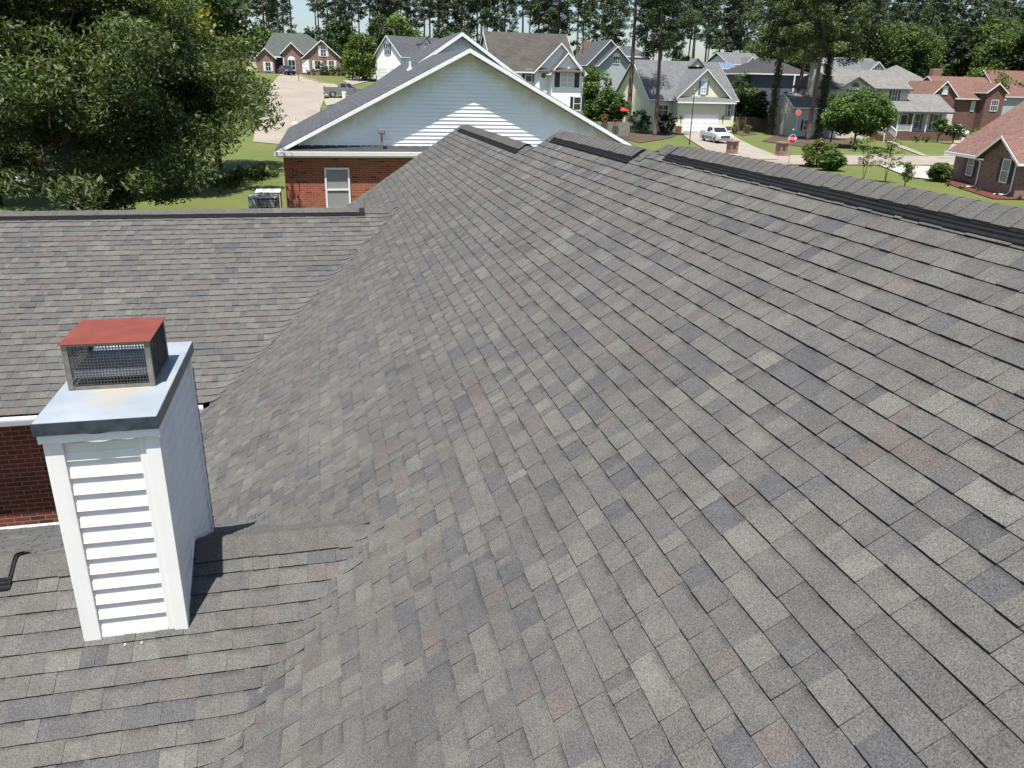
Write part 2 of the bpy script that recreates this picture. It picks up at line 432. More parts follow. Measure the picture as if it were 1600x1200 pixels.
# main slope: u along the ridge (y), s up the slope
FX, FZ = SM_*DROOF, -CM_*DROOF
def PM(y, s, h):
    x = FX+s*CM_-h*SM_; z = FZ+s*SM_+h*CM_
    if L_EAVE <= y <= 19.9: z2 = smax(z, zL(y)-.012, .10)
    elif y < C_EAVE: z2 = smax(z, zC(y)-.012, .10)
    else: z2 = z
    return (x, y, z2+CZ)
R1, R2, R3, YF = 2.27, 2.72, 2.90, 20.3
def ur_M(s):
    top = s+EXPO*.5
    if top > R3: return None
    return (-4.0, 8.98 if top > R2 else (13.08 if top > R1 else YF))
def keep_M(y, s):
    x = FX+s*CM_; z = FZ+s*SM_
    if L_EAVE <= y <= 19.9 and z < zL(y)-.10: return False
    if y < C_EAVE and z < zC(y)-.10: return False
    return True
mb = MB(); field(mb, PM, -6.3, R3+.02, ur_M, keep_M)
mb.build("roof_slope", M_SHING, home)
# wing slope (faces the camera): u along x, s up the slope, lapped into the valley
cl, sl_ = math.cos(math.atan(TL)), math.sin(math.atan(TL))
def xv(z): return FX+(z-FZ)/TM
def wing(yr, zr, tt, sgn, lim, xs, over, kk=.11):
    c, s_ = math.cos(math.atan(tt)), math.sin(math.atan(tt))
    def P(u, s, h):
        y = yr-sgn*(lim-s)*c; z = zr-(lim-s)*s_+h*c; y -= sgn*h*s_
        return (u, y, smax(z, zM(u)+.010+h*.5, kk)+CZ)
    def ur(s):
        z = zr-(lim-s)*s_
        return (xs, xv(z)+over+rng.uniform(-.05, .05))
    return P, ur
LLEN = (LR_Y-L_EAVE)/cl
P, ur = wing(LR_Y, LR_Z, TL, 1, LLEN, -13., .16, .08)
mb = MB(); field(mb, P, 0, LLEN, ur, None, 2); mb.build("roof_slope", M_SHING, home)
P, ur = wing(LR_Y, LR_Z, TL, -1, LLEN, -13., .1)
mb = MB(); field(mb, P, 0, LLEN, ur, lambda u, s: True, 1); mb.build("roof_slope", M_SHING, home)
cc_ = math.cos(math.atan(TC))
P, ur = wing(CR_Y, CR_Z, TC, 1, 6.2/cc_, -9., .13, .06)
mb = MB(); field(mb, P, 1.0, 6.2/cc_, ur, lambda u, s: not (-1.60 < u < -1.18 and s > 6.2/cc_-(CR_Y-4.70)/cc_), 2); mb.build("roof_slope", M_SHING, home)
CBL = (C_EAVE-CR_Y)/cc_
P, ur = wing(CR_Y, CR_Z, TC, -1, CBL, -9., .1)
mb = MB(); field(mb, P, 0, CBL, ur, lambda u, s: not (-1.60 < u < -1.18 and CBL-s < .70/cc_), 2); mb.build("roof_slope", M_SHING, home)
# deck under the shingles: solid sheets a centimetre below, and the far side of the main roof
mb = MB()
XR = [FX+r*CM_ for r in (R1, R2, R3)]; ZR = [FZ+r*SM_ for r in (R1, R2, R3)]
for (ya, yb), xr, zr in (((13.08, YF-.02), XR[0], ZR[0]), ((8.98, 13.08), XR[1], ZR[1]), ((-4., 8.98), XR[2], ZR[2])):
    mb.poly([(xr, ya, zr+CZ-.004), (xr, yb, zr+CZ-.004), (xr+4.6, yb, zr+CZ-4.6*TM), (xr+4.6, ya, zr+CZ-4.6*TM)], lin(122, 120, 116))
    mb.poly([(xr, ya, zr+CZ-.02), (xr, yb, zr+CZ-.02), (-3.9, yb, zM(-3.9)+CZ-.02), (-3.9, ya, zM(-3.9)+CZ-.02)], lin(90, 88, 86))
mb.build("roof_deck", M_SHING, home)
# gable ends between the stepped ridges and at the far rake
mb = MB()
for y, r in ((YF-.12, 0), (13.06, 1), (8.96, 2)):
    x, z = XR[r], ZR[r]+CZ-.05; k = 5.0
    mb.prism([(x, z), (x-k, z-k*TM), (x-k, z-k*TM-.4), (x, z-k*TM-.4), (x+k, z-k*TM-.4), (x+k, z-k*TM)], y-.06, y, lambda u, v, t: (u, t, v)); mb.build("gable_wall", M_VINYL, home); mb = MB()
mb = MB()
for sg in (1, -1):
    x, z = XR[0], ZR[0]+CZ-.006; k = 4.5
    mb.prism([(x, z), (x-sg*k, z-k*TM), (x-sg*k, z-k*TM-.15), (x, z-.15)], YF-.06, YF-.01, lambda u, v, t: (u, t, v))
mb.build("rake_board", M_TRIM, home)
# brick walls
box("wall", M_BRICK_OWN, home, -12.8, 4., 11.80, 12.05, -1.2, LR_Z-TL*(LR_Y-11.80)+CZ-.10)
mb = MB(); mb.box(-12.8, 4., 11.47, 11.795, zL(11.47)+CZ-.16, zL(11.47)+CZ-.145); mb.build("soffit", M_TRIM, home)
for q in ((-3.7, -3.55, -4, 11.4, -1.2, .2), (-3.5, 8.3, -4.2, -4.05, -1.2, .3), (8.15, 8.3, -4.05, 20, -1.2, 2.3), (-2.8, 8.1, 19.9, 20.02, -1.2, 2.0), (-8.6, -8.45, 1.4, 9.9, -1.2, .45), (-12.6, -12.45, 12.06, 19.6, -1.2, 1.6)):
    box("wall", M_BRICK_OWN, home, *q)
# gutters: open troughs with a rolled lip, a drip edge at the chimney roof
def gutter(x0, x1, y, z, sg):
    m = MB(); sec = [(0, 0), (.10, 0), (.115, .07), (.118, .10), (.105, .105), (.10, .075), (.088, .012), (.012, .012), (.012, .10), (0, .10)]
    m.prism(sec, x0, x1, lambda u, v, t: (t, y-sg*u, z-.11+v)); return m.build("gutter", M_TRIM, home)
gutter(-13, -4.0, L_EAVE-.012, zL(L_EAVE)+CZ-.03, 1); gutter(-2.16, -1.96, L_EAVE-.012, zL(L_EAVE)+CZ-.03, 1)
gutter(-9, -3.2, C_EAVE+.012, zC(C_EAVE)+CZ-.01, -1)
mb = MB(); mb.box(-4.0, -2.16, L_EAVE-.05, L_EAVE-.012, zL(L_EAVE)+CZ-.14, zL(L_EAVE)+CZ-.02); mb.build("fascia", M_TRIM, home)

# ridge caps and ridge vents
def ridge_sec(w, lift, t1, t2, n=4):
    """arched cross-section points (offset, height) from one slope over the top to the other"""
    pts = []
    for k in range(-n, n+1):
        o = w*k/n; t = t1 if o < 0 else t2
        a = abs(o); rr = .045
        drop = a*t if a > rr else (a*a/(2*rr)+rr/2)*t
        pts.append((o, lift-drop))
    return pts
def ridge_caps(a, b, t1, t2, lift, axis, w=.155):
    """bent cap shingles overlapping along a ridge from a to b"""
    a, b = Vector(a), Vector(b); d = (b-a); n = max(1, int(d.length/EXPO)); d.normalize()
    side = Vector((1, 0, 0)) if axis == 'y' else Vector((0, 1, 0))
    m = MB(); dr = Drop()
    for k in range(n):
        c = tuple(m_*.7*.515+v*.3 for m_, v in zip(MEAN, dr.next())); c = shade(c, rng.uniform(.92, 1.02)); p0 = a+d*(k*EXPO); p1 = p0+d*(EXPO+.03)
        w0 = w+rng.uniform(-.005, .006)
        A = ridge_sec(w0, lift+.007, t1, t2); B = ridge_sec(w0-.006, lift+.001, t1, t2)
        for (o0, h0), (o1, h1), (o2, h2), (o3, h3) in zip(A, A[1:], B[1:], B):
            q = [p0+side*o0+Vector((0, 0, h0)), p0+side*o1+Vector((0, 0, h1)), p1+side*o2+Vector((0, 0, h2)), p1+side*o3+Vector((0, 0, h3))]
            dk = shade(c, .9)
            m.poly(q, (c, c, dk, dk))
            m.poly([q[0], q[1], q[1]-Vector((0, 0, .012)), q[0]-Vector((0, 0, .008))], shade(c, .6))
        for sgn in (0, -1):
            o, h = A[sgn]; o2, h2 = B[sgn]
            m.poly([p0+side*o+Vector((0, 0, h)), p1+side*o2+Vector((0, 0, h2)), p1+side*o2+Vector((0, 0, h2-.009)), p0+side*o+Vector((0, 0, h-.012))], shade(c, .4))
    return m.build("ridge_cap", M_SHING, home)
def ridge_vent(a, b, t1, t2, axis, w=.155):
    """black plastic vent: arched body with a stepped louvre flange down each slope"""
    a, b = Vector(a), Vector(b); d = (b-a); L_ = d.length; d.normalize()
    side = Vector((1, 0, 0)) if axis == 'y' else Vector((0, 1, 0))
    prof = [(w-.012, .042), (w+.004, .038), (w+.006, .029), (w+.026, .034), (w+.029, .023), (w+.054, .026), (w+.059, .0)]
    top = [(o, h+(abs(o)*(t1 if o < 0 else t2))) for o, h in []]
    def slope_h(o): return -abs(o)*(t1 if o < 0 else t2)
    sec = [(-o, h+slope_h(-o)) for o, h in reversed(prof)]
    sec += [(o, h+.036) for o, h in ridge_sec(w-.03, 0, t1, t2, 3)]
    sec += [(o, h+slope_h(o)) for o, h in prof]
    inner = [(w+.05, -.004+slope_h(w+.05)), (0, .012), (-(w+.05), -.004+slope_h(-(w+.05)))]
    m = MB(); n = max(2, int(L_/.45)); prev = None
    rr = random.Random(5)
    full = sec+inner
    for k in range(n+1):
        p = a+d*(L_*k/n); j = rr.uniform(-.004, .004) if 0 < k < n else 0
        i = len(m.v); m.v.extend(tuple(p+side*o+Vector((0, 0, h+j))) for o, h in full)
        if prev is not None:
            N_ = len(full)
            for q in range(N_):
                q2 = (q+1) % N_; m.f.append((prev+q, prev+q2, i+q2, i+q)); m.c.append(None); m.mi.append(0)
        prev = i
    N_ = len(full); m.f.append(tuple(range(N_))); m.f.append(tuple(prev+q for q in range(N_))); m.c += [None]*2; m.mi += [0]*2
    return m.build("ridge_vent", M_BLACK, home)
def ridge_run(xr, zr, y0, y1, v0, v1):
    """main ridge from y0 (near) to y1 with a vent between v0 and v1"""
    P_ = lambda y: (xr, y, zr+CZ)
    if v0 > y0+.05: ridge_caps(P_(y0), P_(v0), TM, TM, .012, 'y', .15)
    ridge_vent(P_(v0), P_(v1), TM, TM, 'y'); ridge_caps(P_(v0+.004), P_(v1-.01), TM, TM, .046, 'y', .155)
    if v1 < y1-.05: ridge_caps(P_(v1), P_(y1), TM, TM, .012, 'y', .15)
ridge_run(XR[0], ZR[0], 13.1, YF, 13.55, 19.75)
ridge_run(XR[1], ZR[1], 9.0, 13.05, 9.25, 12.75)
ridge_run(XR[2], ZR[2], -4., 8.95, -4., 8.55)
LX = xv(LR_Z)
ridge_vent((-13, LR_Y, LR_Z+CZ), (.72, LR_Y, LR_Z+CZ), TL, TL, 'x'); ridge_caps((-13, LR_Y, LR_Z+CZ), (.70, LR_Y, LR_Z+CZ), TL, TL, .046, 'x')
ridge_caps((.72, LR_Y, LR_Z+CZ), (LX-.02, LR_Y, LR_Z+CZ), TL, TL, .014, 'x', .16)
CX = xv(CR_Z)
ridge_vent((-9, CR_Y, CR_Z+CZ), (-2.23, CR_Y, CR_Z+CZ), TC, TC, 'x', .165); ridge_caps((-9, CR_Y, CR_Z+CZ), (-2.235, CR_Y, CR_Z+CZ), TC, TC, .046, 'x', .165)
ridge_caps((-2.23, CR_Y, CR_Z+CZ), (-1.72, CR_Y, CR_Z+CZ), TC, TC, .014, 'x', .17)
ridge_caps((-1.06, CR_Y, CR_Z+CZ), (CX+.12, CR_Y, CR_Z+CZ), TC, TC, .014, 'x', .17)

# ---- the chimney: sided chase, metal cap, spark-arrestor cage
def stained(name):
    m, N, L, P = nodes(name); v = objvec(N)
    n = noise(N, L, v, 3.2, 5, .6)
    s = N.new("ShaderNodeSeparateXYZ"); L.new(v, s.inputs[0])
    dx = vmath(N, L, 'ABSOLUTE', vmath(N, L, 'ADD', s.outputs[0], 1.36)); dy = vmath(N, L, 'ABSOLUTE', vmath(N, L, 'SUBTRACT', s.outputs[1], 5.30))
    near = vmath(N, L, 'SUBTRACT', 1.0, vmath(N, L, 'ADD', vmath(N, L, 'MULTIPLY', dx, 1.7), vmath(N, L, 'MULTIPLY', dy, 1.15)))
    k = ramp(N, L, vmath(N, L, 'ADD', near, n), .85, 1.2)
    c = mixc(N, L, ramp(N, L, noise(N, L, v, 2.1, 4), .35, .7), (.21, .24, .27), (.29, .31, .33))
    c = mixc(N, L, vmath(N, L, 'MULTIPLY', k, .6), c, (.31, .27, .215))
    L.new(c, P.inputs["Base Color"]); P.inputs["Roughness"].default_value = .42; P.inputs["Specular IOR Level"].default_value = .45
    return m
CX0, CX1, CY0, CY1 = -1.71, -1.07, 4.666, 6.02
ZB = CR_Z-.75+CZ; ZT = CZ-1.975
chim = MB()
chim.box(CX0+.03, CX1-.03, CY0+.03, CY1-.03, ZB, ZT); chimney = chim.build("chimney", M_VINYL, home)
def laps(y_face, nrm, u0, u1, z0, z1, pitch, proud=.013, ref=None):
    """horizontal vinyl laps; nrm 'f' faces -y, 'r' faces +x, 'l' faces -x"""
    m = MB(); n = int(round((z1-z0)/pitch))
    sec = [(0, .004), (proud+.002, 0), (proud, .012), (proud*.82, pitch*.47), (proud*.42, pitch*.52), (proud*.30, pitch*.97), (0, pitch)]
    for k in range(n):
        z = z0+k*pitch
        if nrm == 'f': m.prism(sec, u0, u1, lambda u, v, t: (t, y_face-u, z+v))
        elif nrm == 'r': m.prism(sec, u0, u1, lambda u, v, t: (y_face+u, t, z+v))
        else: m.prism(sec, u0, u1, lambda u, v, t: (y_face-u, t, z+v))
    return m
zf = zC(CY0)+CZ
laps(CY0+.03, 'f', CX0+.105, CX1-.125, zf+.037, zf+.037+12.4*.1145, .1145, .016).build("siding", M_VINYL, chimney)
laps(CX1-.03, 'r', CY0+.1, CY1-.06, zf-.3, ZT-.03, .1145, .02).build("siding", M_VINYL, chimney)
laps(CX0+.03, 'l', CY0+.1, CY1-.06, zf-.3, ZT-.03, .1145, .02).build("siding", M_VINYL, chimney)
def angle_post(x, y, sx, sy, wx, wy, z0, z1):
    m = MB(); a, b = sorted((x, x+sx*wx)); c, d = sorted((y, y+sy*.045)); m.box(a, b, c, d, z0, z1)
    a, b = sorted((x, x+sx*.045)); c, d = sorted((y+sy*.0452, y+sy*wy)); m.box(a, b, c, d, z0, z1); return m
angle_post(CX0, CY0, 1, 1, .105, .1, zf-.02, ZT).build("corner_board", M_VINYL, chimney, bevel=.004)
m = angle_post(CX1, CY0, -1, 1, .085, .1, zf-.02, ZT); m.box(CX1-.125, CX1-.0855, CY0+.010, CY0+.045, zf-.015, ZT-.001); m.build("corner_board", M_VINYL, chimney, bevel=.004)
zb_ = CZ+zC(CY1)
angle_post(CX1, CY1, -1, -1, .06, .06, zb_-.1, ZT).build("corner_board", M_VINYL, chimney); angle_post(CX0, CY1, 1, -1, .06, .06, zb_-.1, ZT).build("corner_board", M_VINYL, chimney)
# frieze, foot trim, wavy step flashing up the back edge
mb = MB(); n = 26
for k in range(n):
    x0 = CX0-.012+(CX1-CX0+.024)*k/n; x1 = CX0-.012+(CX1-CX0+.024)*(k+1)/n
    s0, s1 = (.004*math.sin(t*9)+.004*math.sin(t*23) for t in (k/n, (k+1)/n))
    for a, b in ((x0, x1),):
        mb.prism([(0, 0), (.022, -.004), (.026, .05), (0, .05)], a, b, lambda u, v, t: (t, CY0-.002-u, ZT-.055+v+(s0 if t == a else s1)))
mb.build("frieze_board", M_TRIM, chimney)
mb = MB(); mb.prism([(0, 0), (.02, 0), (.02, .018), (.008, .024), (0, .024)], CX0+.107, CX1-.127, lambda u, v, t: (t, CY0+.03-u, zf+.012+v)); mb.build("foot_trim", M_TRIM, chimney)
mb = MB()
for k in range(14):
    z = zb_-.05+k*.108; mb.prism([(0, 0), (.022, .012), (.028, .055), (.016, .100), (0, .105)], CX1+.0005, CX1+.0035, lambda u, v, t: (t, CY1+.002+u-.004, z+v))
mb.build("step_flashing", M_DKMETAL, chimney)
mb = MB()
def base_strip(y0, y1):
    z0, z1 = zC(y0)+CZ+.012, zC(y1)+CZ+.012
    mb.prism([(y0, z0-.02), (y1, z1-.02), (y1, z1+.03), (y0, z0+.03)], CX1-.029, CX1-.004, lambda u, v, t: (t, u, v))
base_strip(CY0+.01, CR_Y); base_strip(CR_Y, CY1); mb.build("base_flashing", M_VINYL, chimney)
# metal cap: pan with turned-down dark skirt
K0, K1, KY0, KY1, KZ = -1.737, -1.056, 4.626, 6.085, CZ-1.893
mb = MB(); mb.box(K0+.004, K1-.004, KY0+.004, KY1-.004, KZ-.014, KZ); cap = mb.build("chimney_cap", stained("stained_cap_metal"), chimney, bevel=.003)
mb = MB()
for a in ((K0, K1, KY0, KY0+.004), (K0, K1, KY1-.004, KY1), (K0, K0+.004, KY0+.0042, KY1-.0042), (K1-.004, K1, KY0+.0042, KY1-.0042)): mb.box(*a, KZ-.082, KZ-.003)
mb.build("cap_skirt", plain("dark_cap_edge", (.035, .045, .062), .35, .45, 11, spec=.6), chimney)
# cage
G0, G1, GY0, GY1, GZ0, GZ1 = -1.668, -1.155, 5.14, 5.67, KZ+.002, CZ-1.587
M_GALV = plain("weathered_galvanised", (.20, .19, .155), .55, .35, 14, metal=.3)
M_WIRE = plain("wire_mesh_metal", (.085, .083, .078), .55, .25, 30, metal=.4)
M_RUST = plain("red_rust_paint", linh(164, 78, 56), .6, .16, 7, bmp=.1)
M_SOOT = plain("sooty_metal", (.05, .052, .05), .6, .4, 12)
mb = MB(); mb.box(G0-.012, G1+.012, GY0-.012, GY1+.012, GZ1, GZ1+.006); mb.build("cage_lid", M_RUST, chimney, bevel=.002)
mb = MB()
for x, sx in ((G0, 1), (G1, -1)):
    for y, sy in ((GY0, 1), (GY1, -1)):
        a, b = sorted((x, x+sx*.032)); c, d = sorted((y, y+sy*.003)); mb.box(a, b, c, d, GZ0, GZ1-.001)
        a, b = sorted((x, x+sx*.003)); c, d = sorted((y+sy*.0031, y+sy*.032)); mb.box(a, b, c, d, GZ0, GZ1-.001)
for y, s in ((GY0, 1), (GY1, -1)):
    c, d = sorted((y+s*.0032, y+s*.006)); mb.box(G0+.004, G1-.004, c, d, GZ0, GZ0+.022); mb.box(G0+.004, G1-.004, c, d, GZ1-.016, GZ1-.001)
for x, s in ((G0, 1), (G1, -1)):
    a, b = sorted((x+s*.0032, x+s*.006)); mb.box(a, b, GY0+.034, GY1-.034, GZ0, GZ0+.022); mb.box(a, b, GY0+.034, GY1-.034, GZ1-.016, GZ1-.001)
mb.build("cage_frame", M_GALV, chimney)
mb = MB(); st = .0195; wd = .0017
for y in (GY0+.008, GY1-.008):
    k = G0+.02
    while k < G1-.01: mb.box(k-wd, k+wd, y-wd, y+wd, GZ0+.01, GZ1-.004); k += st
    k = GZ0+.03
    while k < GZ1-.01: mb.box(G0+.01, G1-.01, y+wd*1.05-.0001, y+wd*3, k-wd, k+wd); k += st
for x in (G0+.008, G1-.008):
    k = GY0+.03
    while k < GY1-.02: mb.box(x-wd, x+wd, k-wd, k+wd, GZ0+.01, GZ1-.004); k += st
    k = GZ0+.03
    while k < GZ1-.01: mb.box(x+wd*1.05, x+wd*3, GY0+.02, GY1-.02, k-wd, k+wd); k += st
mb.build("cage_mesh", M_WIRE, chimney)
mb = MB(); cx, cy = (G0+G1)/2, (GY0+GY1)/2
mb.tube([(cx, cy, GZ0), (cx, cy, GZ0+.10)], .17, 28); mb.build("flue_pipe", M_SOOT, chimney, smooth=False)
mb = MB(); mb.box(G0+.03, G1-.03, GY0+.05, GY1-.05, GZ0+.105, GZ0+.108); mb.box(G0+.03, G1-.03, GY0+.018, GY0+.0225, GZ0+.075, GZ0+.128); mb.build("damper_plate", plain("damper_steel", (.42, .46, .50), .4, .2, 9, metal=.3), chimney)
# specks of sealant on the roof, roof vents' pipe
mb = MB()
for px, py in ((196, 1010), (222, 1007)):
    d = ray(px, py); y = (CR_Z-TC*CR_Y)/(d.z/d.y-TC); p = Vector((d.x/d.y*y, y, zC(y)+CZ+.012))
    mb = MB(); mb.tube([p, p+Vector((0, 0, .010))], [.007, .004], 6); mb.build("sealant_dab", M_TRIM, home)
#__END_OWN__

# ------------------------------------------------------------------ house kit
class House:
    def __init__(s, name, label, cat, loc, rz=0., group=None):
        s.loc = Vector(loc); s.root = thing(name, label, cat, loc, rz, group)
    def X(s, px, py, dy=0.): return at(px, py, s.loc.y+dy).x-s.loc.x
    def Z(s, px, py, dy=0.): return at(px, py, s.loc.y+dy).z-s.loc.z
    def walls(s, x0, x1, y0, y1, z0, z1, mat, gable=None, slope=.7, name="wall"):
        m = MB()
        if gable == 'y':
            xm = (x0+x1)/2; m.prism([(x0, z0), (x1, z0), (x1, z1), (xm, z1+slope*(x1-x0)/2), (x0, z1)], y0, y1, lambda u, v, t: (u, t, v))
        elif gable == 'x':
            ym = (y0+y1)/2; m.prism([(y0, z0), (y1, z0), (y1, z1), (ym, z1+slope*(y1-y0)/2), (y0, z1)], x0, x1, lambda u, v, t: (t, u, v))
        else: m.box(x0, x1, y0, y1, z0, z1)
        return m.build(name, mat, s.root)
    def roof(s, x0, x1, y0, y1, z1, slope, axis, mat, over=.35, end=.3, th=.14, trim=M_TRIM, name="roof", gut=True):
        m = MB(); t = MB(); z = z1+.012
        if axis == 'y': c, hw, a, b = (x0+x1)/2, (x1-x0)/2, y0-end, y1+end; xf = lambda u, v, q: (u, q, v)
        else: c, hw, a, b = (y0+y1)/2, (y1-y0)/2, x0-end, x1+end; xf = lambda u, v, q: (q, u, v)
        o = hw+over; zl = z-slope*over; zt = z+slope*hw
        m.prism([(c-o, zl+th), (c, zt+th), (c+o, zl+th), (c+o, zl), (c, zt), (c-o, zl)], a, b, xf)
        r = m.build(name, mat, s.root)
        if trim:
            for e0, e1 in ((a-.03, a-.003), (b+.003, b+.03)):
                for sg in (-1, 1):
                    t.prism([(c+sg*(o+.02), zl+th-.03), (c, zt+th-.02), (c, zt+th-.19), (c+sg*(o+.02), zl+th-.19)], e0, e1, xf)
            if gut:
                for sg in (-1, 1):
                    u0, u1 = sorted((c+sg*(o+.004), c+sg*(o+.11)))
                    t.prism([(u0, zl-.02), (u1, zl-.02), (u1, zl+th-.03), (u0, zl+th-.03)], a, b, xf)
            t.build("roof_trim", trim, r)
        return r
    def hip(s, x0, x1, y0, y1, z1, slope, mat, over=.35, th=.12, trim=M_TRIM, name="roof"):
        m = MB(); x0 -= over; x1 += over; y0 -= over; y1 += over; z = z1-slope*over+th
        w, d = x1-x0, y1-y0; h = min(w, d)/2
        if w >= d: R0, R1_ = (x0+h, (y0+y1)/2, z+slope*h), (x1-h, (y0+y1)/2, z+slope*h)
        else: R0, R1_ = ((x0+x1)/2, y0+h, z+slope*h), ((x0+x1)/2, y1-h, z+slope*h)
        A, B, C, D = (x0, y0, z), (x1, y0, z), (x1, y1, z), (x0, y1, z)
        if w >= d: m.poly([A, B, R1_, R0]); m.poly([B, C, R1_]); m.poly([C, D, R0, R1_]); m.poly([D, A, R0])
        else: m.poly([A, B, R0]); m.poly([B, C, R1_, R0]); m.poly([C, D, R1_]); m.poly([D, A, R0, R1_])
        r = m.build(name, mat, s.root)
        t = MB(); t.box(x0-.03, x1+.03, y0-.03, y1+.03, z-.2, z-.012); t.build("fascia", trim, r)
        return r
    def xf(s, face, pos, u, z):
        if face == 'f': return lambda a, d, b: (u+a, pos-d, z+b)
        if face == 'l': return lambda a, d, b: (pos-d, u+a, z+b)
        return lambda a, d, b: (pos+d, u+a, z+b)
    def window(s, face, pos, u, z, w, h, shut=None, grid=(1, 2), glass=None, frame=M_TRIM, fw=.07, arch=False, name="window"):
        """window centred at (u, z) on a face plane"""
        f = s.xf(face, pos, u, z); m = MB(); hw, hh = w/2, h/2
        def bar(a0, a1, b0, b1, d=.05): m.box(a0, a1, -.02, d, b0, b1, f)
        bar(-hw, -hw+fw, -hh, hh); bar(hw-fw, hw, -hh, hh); bar(-hw+fw, hw-fw, hh-fw, hh, .052); bar(-hw+fw, hw-fw, -hh, -hh+fw, .075)
        for k in range(1, grid[1]):
            b = -hh+h*k/grid[1]; bar(-hw+fw, hw-fw, b-.025, b+.025, .043)
        for k in range(1, grid[0]):
            a = -hw+w*k/grid[0]; bar(a-.025, a+.025, -hh+fw, hh-fw, .038)
        o = m.build(name, frame, s.root)
        g = MB(); g.box(-hw+fw*.8, hw-fw*.8, -.02, .015, -hh+fw*.8, hh-fw*.8, f); g.build("pane", glass or M_GLASS, o)
        if arch:
            g = MB(); pts = [(hw*math.cos(t), hh+.02+hw*.9*math.sin(t)) for t in [math.pi*k/12 for k in range(13)]]
            g.prism(pts, -.02, .05, lambda a, b, d: f(a, d, b)); g.build("arch_panel", frame, o)
        if shut:
            for sg in (-1, 1):
                k = MB(); a0, a1 = sorted((sg*(hw+.02), sg*(hw+.02+w*.36)))
                k.box(a0, a1, .0, .03, -hh, hh, f)
                n = max(4, int(h/.16))
                for j in range(n):
                    b = -hh+.06+(h-.12)*j/n; k.box(a0+.04, a1-.04, .031, .045, b, b+(h-.12)/n*.6, f)
                k.build("shutter", shut, s.root)
        return o
    def door(s, face, pos, u, z, w, h, mat, name="door", panels=(2, 3), frame=M_TRIM):
        f = s.xf(face, pos, u, z+h/2); m = MB(); hw, hh = w/2, h/2
        m.box(-hw, hw, -.02, .03, -hh, hh, f)
        for i in range(panels[0]):
            for j in range(panels[1]):
                a0 = -hw+w*(i+.12)/panels[0]; a1 = -hw+w*(i+.88)/panels[0]; b0 = -hh+h*(j+.12)/panels[1]; b1 = -hh+h*(j+.88)/panels[1]
                m.box(a0, a1, .031, .045, b0, b1, f)
        o = m.build(name, mat, s.root)
        t = MB(); t.box(-hw-.11, -hw-.004, -.02, .05, -hh, hh, f); t.box(hw+.004, hw+.11, -.02, .05, -hh, hh, f); t.box(-hw-.11, hw+.11, -.02, .052, hh+.004, hh+.12, f)
        t.build("frame", frame, o)
        return o
    def b(s, name, mat, *a, parent=None):
        m = MB(); m.box(*a); return m.build(name, mat, parent or s.root)

SH_GREY = shingle_far("grey_roof", linh(142, 145, 150), linh(152, 150, 146))
SH_BLUE = shingle_far("slate_roof", linh(104, 108, 114), linh(112, 114, 118))
SH_DARK = shingle_far("dark_mottled_roof", linh(98, 92, 86), linh(122, 112, 100), .3)
SH_GREEN = shingle_far("green_grey_roof", linh(104, 112, 106), linh(112, 116, 110))
SH_TAN = shingle_far("weathered_grey_roof", linh(162, 160, 154), linh(172, 168, 160))
SH_RED = shingle_far("rust_roof", linh(158, 114, 98), linh(166, 124, 108))
SH_RED2 = shingle_far("brown_red_roof", linh(160, 118, 104), linh(168, 128, 114))
SH_CHAR = shingle_far("charcoal_roof", linh(78, 78, 80), linh(90, 90, 92))
SD_WHITE = siding("white_siding", (.76, .77, .77), .26)
SD_GREY = siding("blue_grey_siding", lin(150, 156, 158), .2)
SD_YEL = siding("cream_siding", lin(208, 206, 178), .2)
SD_TAN = siding("tan_siding", lin(184, 178, 164), .2)
SD_DBLUE = siding("dark_blue_siding", lin(84, 88, 94), .2)
SHUT_BLK = plain("black_shutter", (.02, .022, .025), .5, .2, 8)
SHUT_BLU = plain("blue_shutter", lin(92, 124, 158), .5, .1, 8)
SHUT_GRN = plain("slate_shutter", lin(60, 70, 78), .5, .1, 8)
DOOR_W = plain("white_door", (.78, .78, .77), .45, .03, 4)

# ---- neighbour: brick house with the white sided gable
n0 = at(441, 300, 28.95)
nb = House("gabled_house", "orange brick house next door with a big white sided gable and dark grey roof", "house", (0, 0, 0))
NE_Z = CZ-2.36; NX0, NX1 = at(429, 236, 28.95).x, at(1009, 236, 28.95).x
NAX = (NX0+NX1)/2; NAZ = at(737, 74, 28.95).z; NS = (NAZ-NE_Z)/(NAX-NX0)
nb.walls(NX0+.27, NX1-.27, 28.95, 42.3, .1, NE_Z-.10, M_BRICK_N)
NW = 29.40
m = MB(); gx0, gx1 = NX0+.5, NX1-.5
zb_n = NE_Z+.14; P_ = .131; k = 0
def rake_x(z): return (NAZ-.17-z)/NS
while True:
    z0 = zb_n+k*P_; z1 = z0+P_
    if rake_x(z0) < .1: break
    a0, a1 = min(rake_x(z0), NAX-gx0), max(rake_x(z1), .01); a1 = min(a1, NAX-gx0)
    j = .0
    m.poly([(NAX-a0, NW-.034, z0), (NAX+a0, NW-.034, z0), (NAX+a1, NW-.004, z1), (NAX-a1, NW-.004, z1)])
    m.poly([(NAX-a0, NW, z0), (NAX+a0, NW, z0), (NAX+a0, NW-.034, z0), (NAX-a0, NW-.034, z0)])
    k += 1
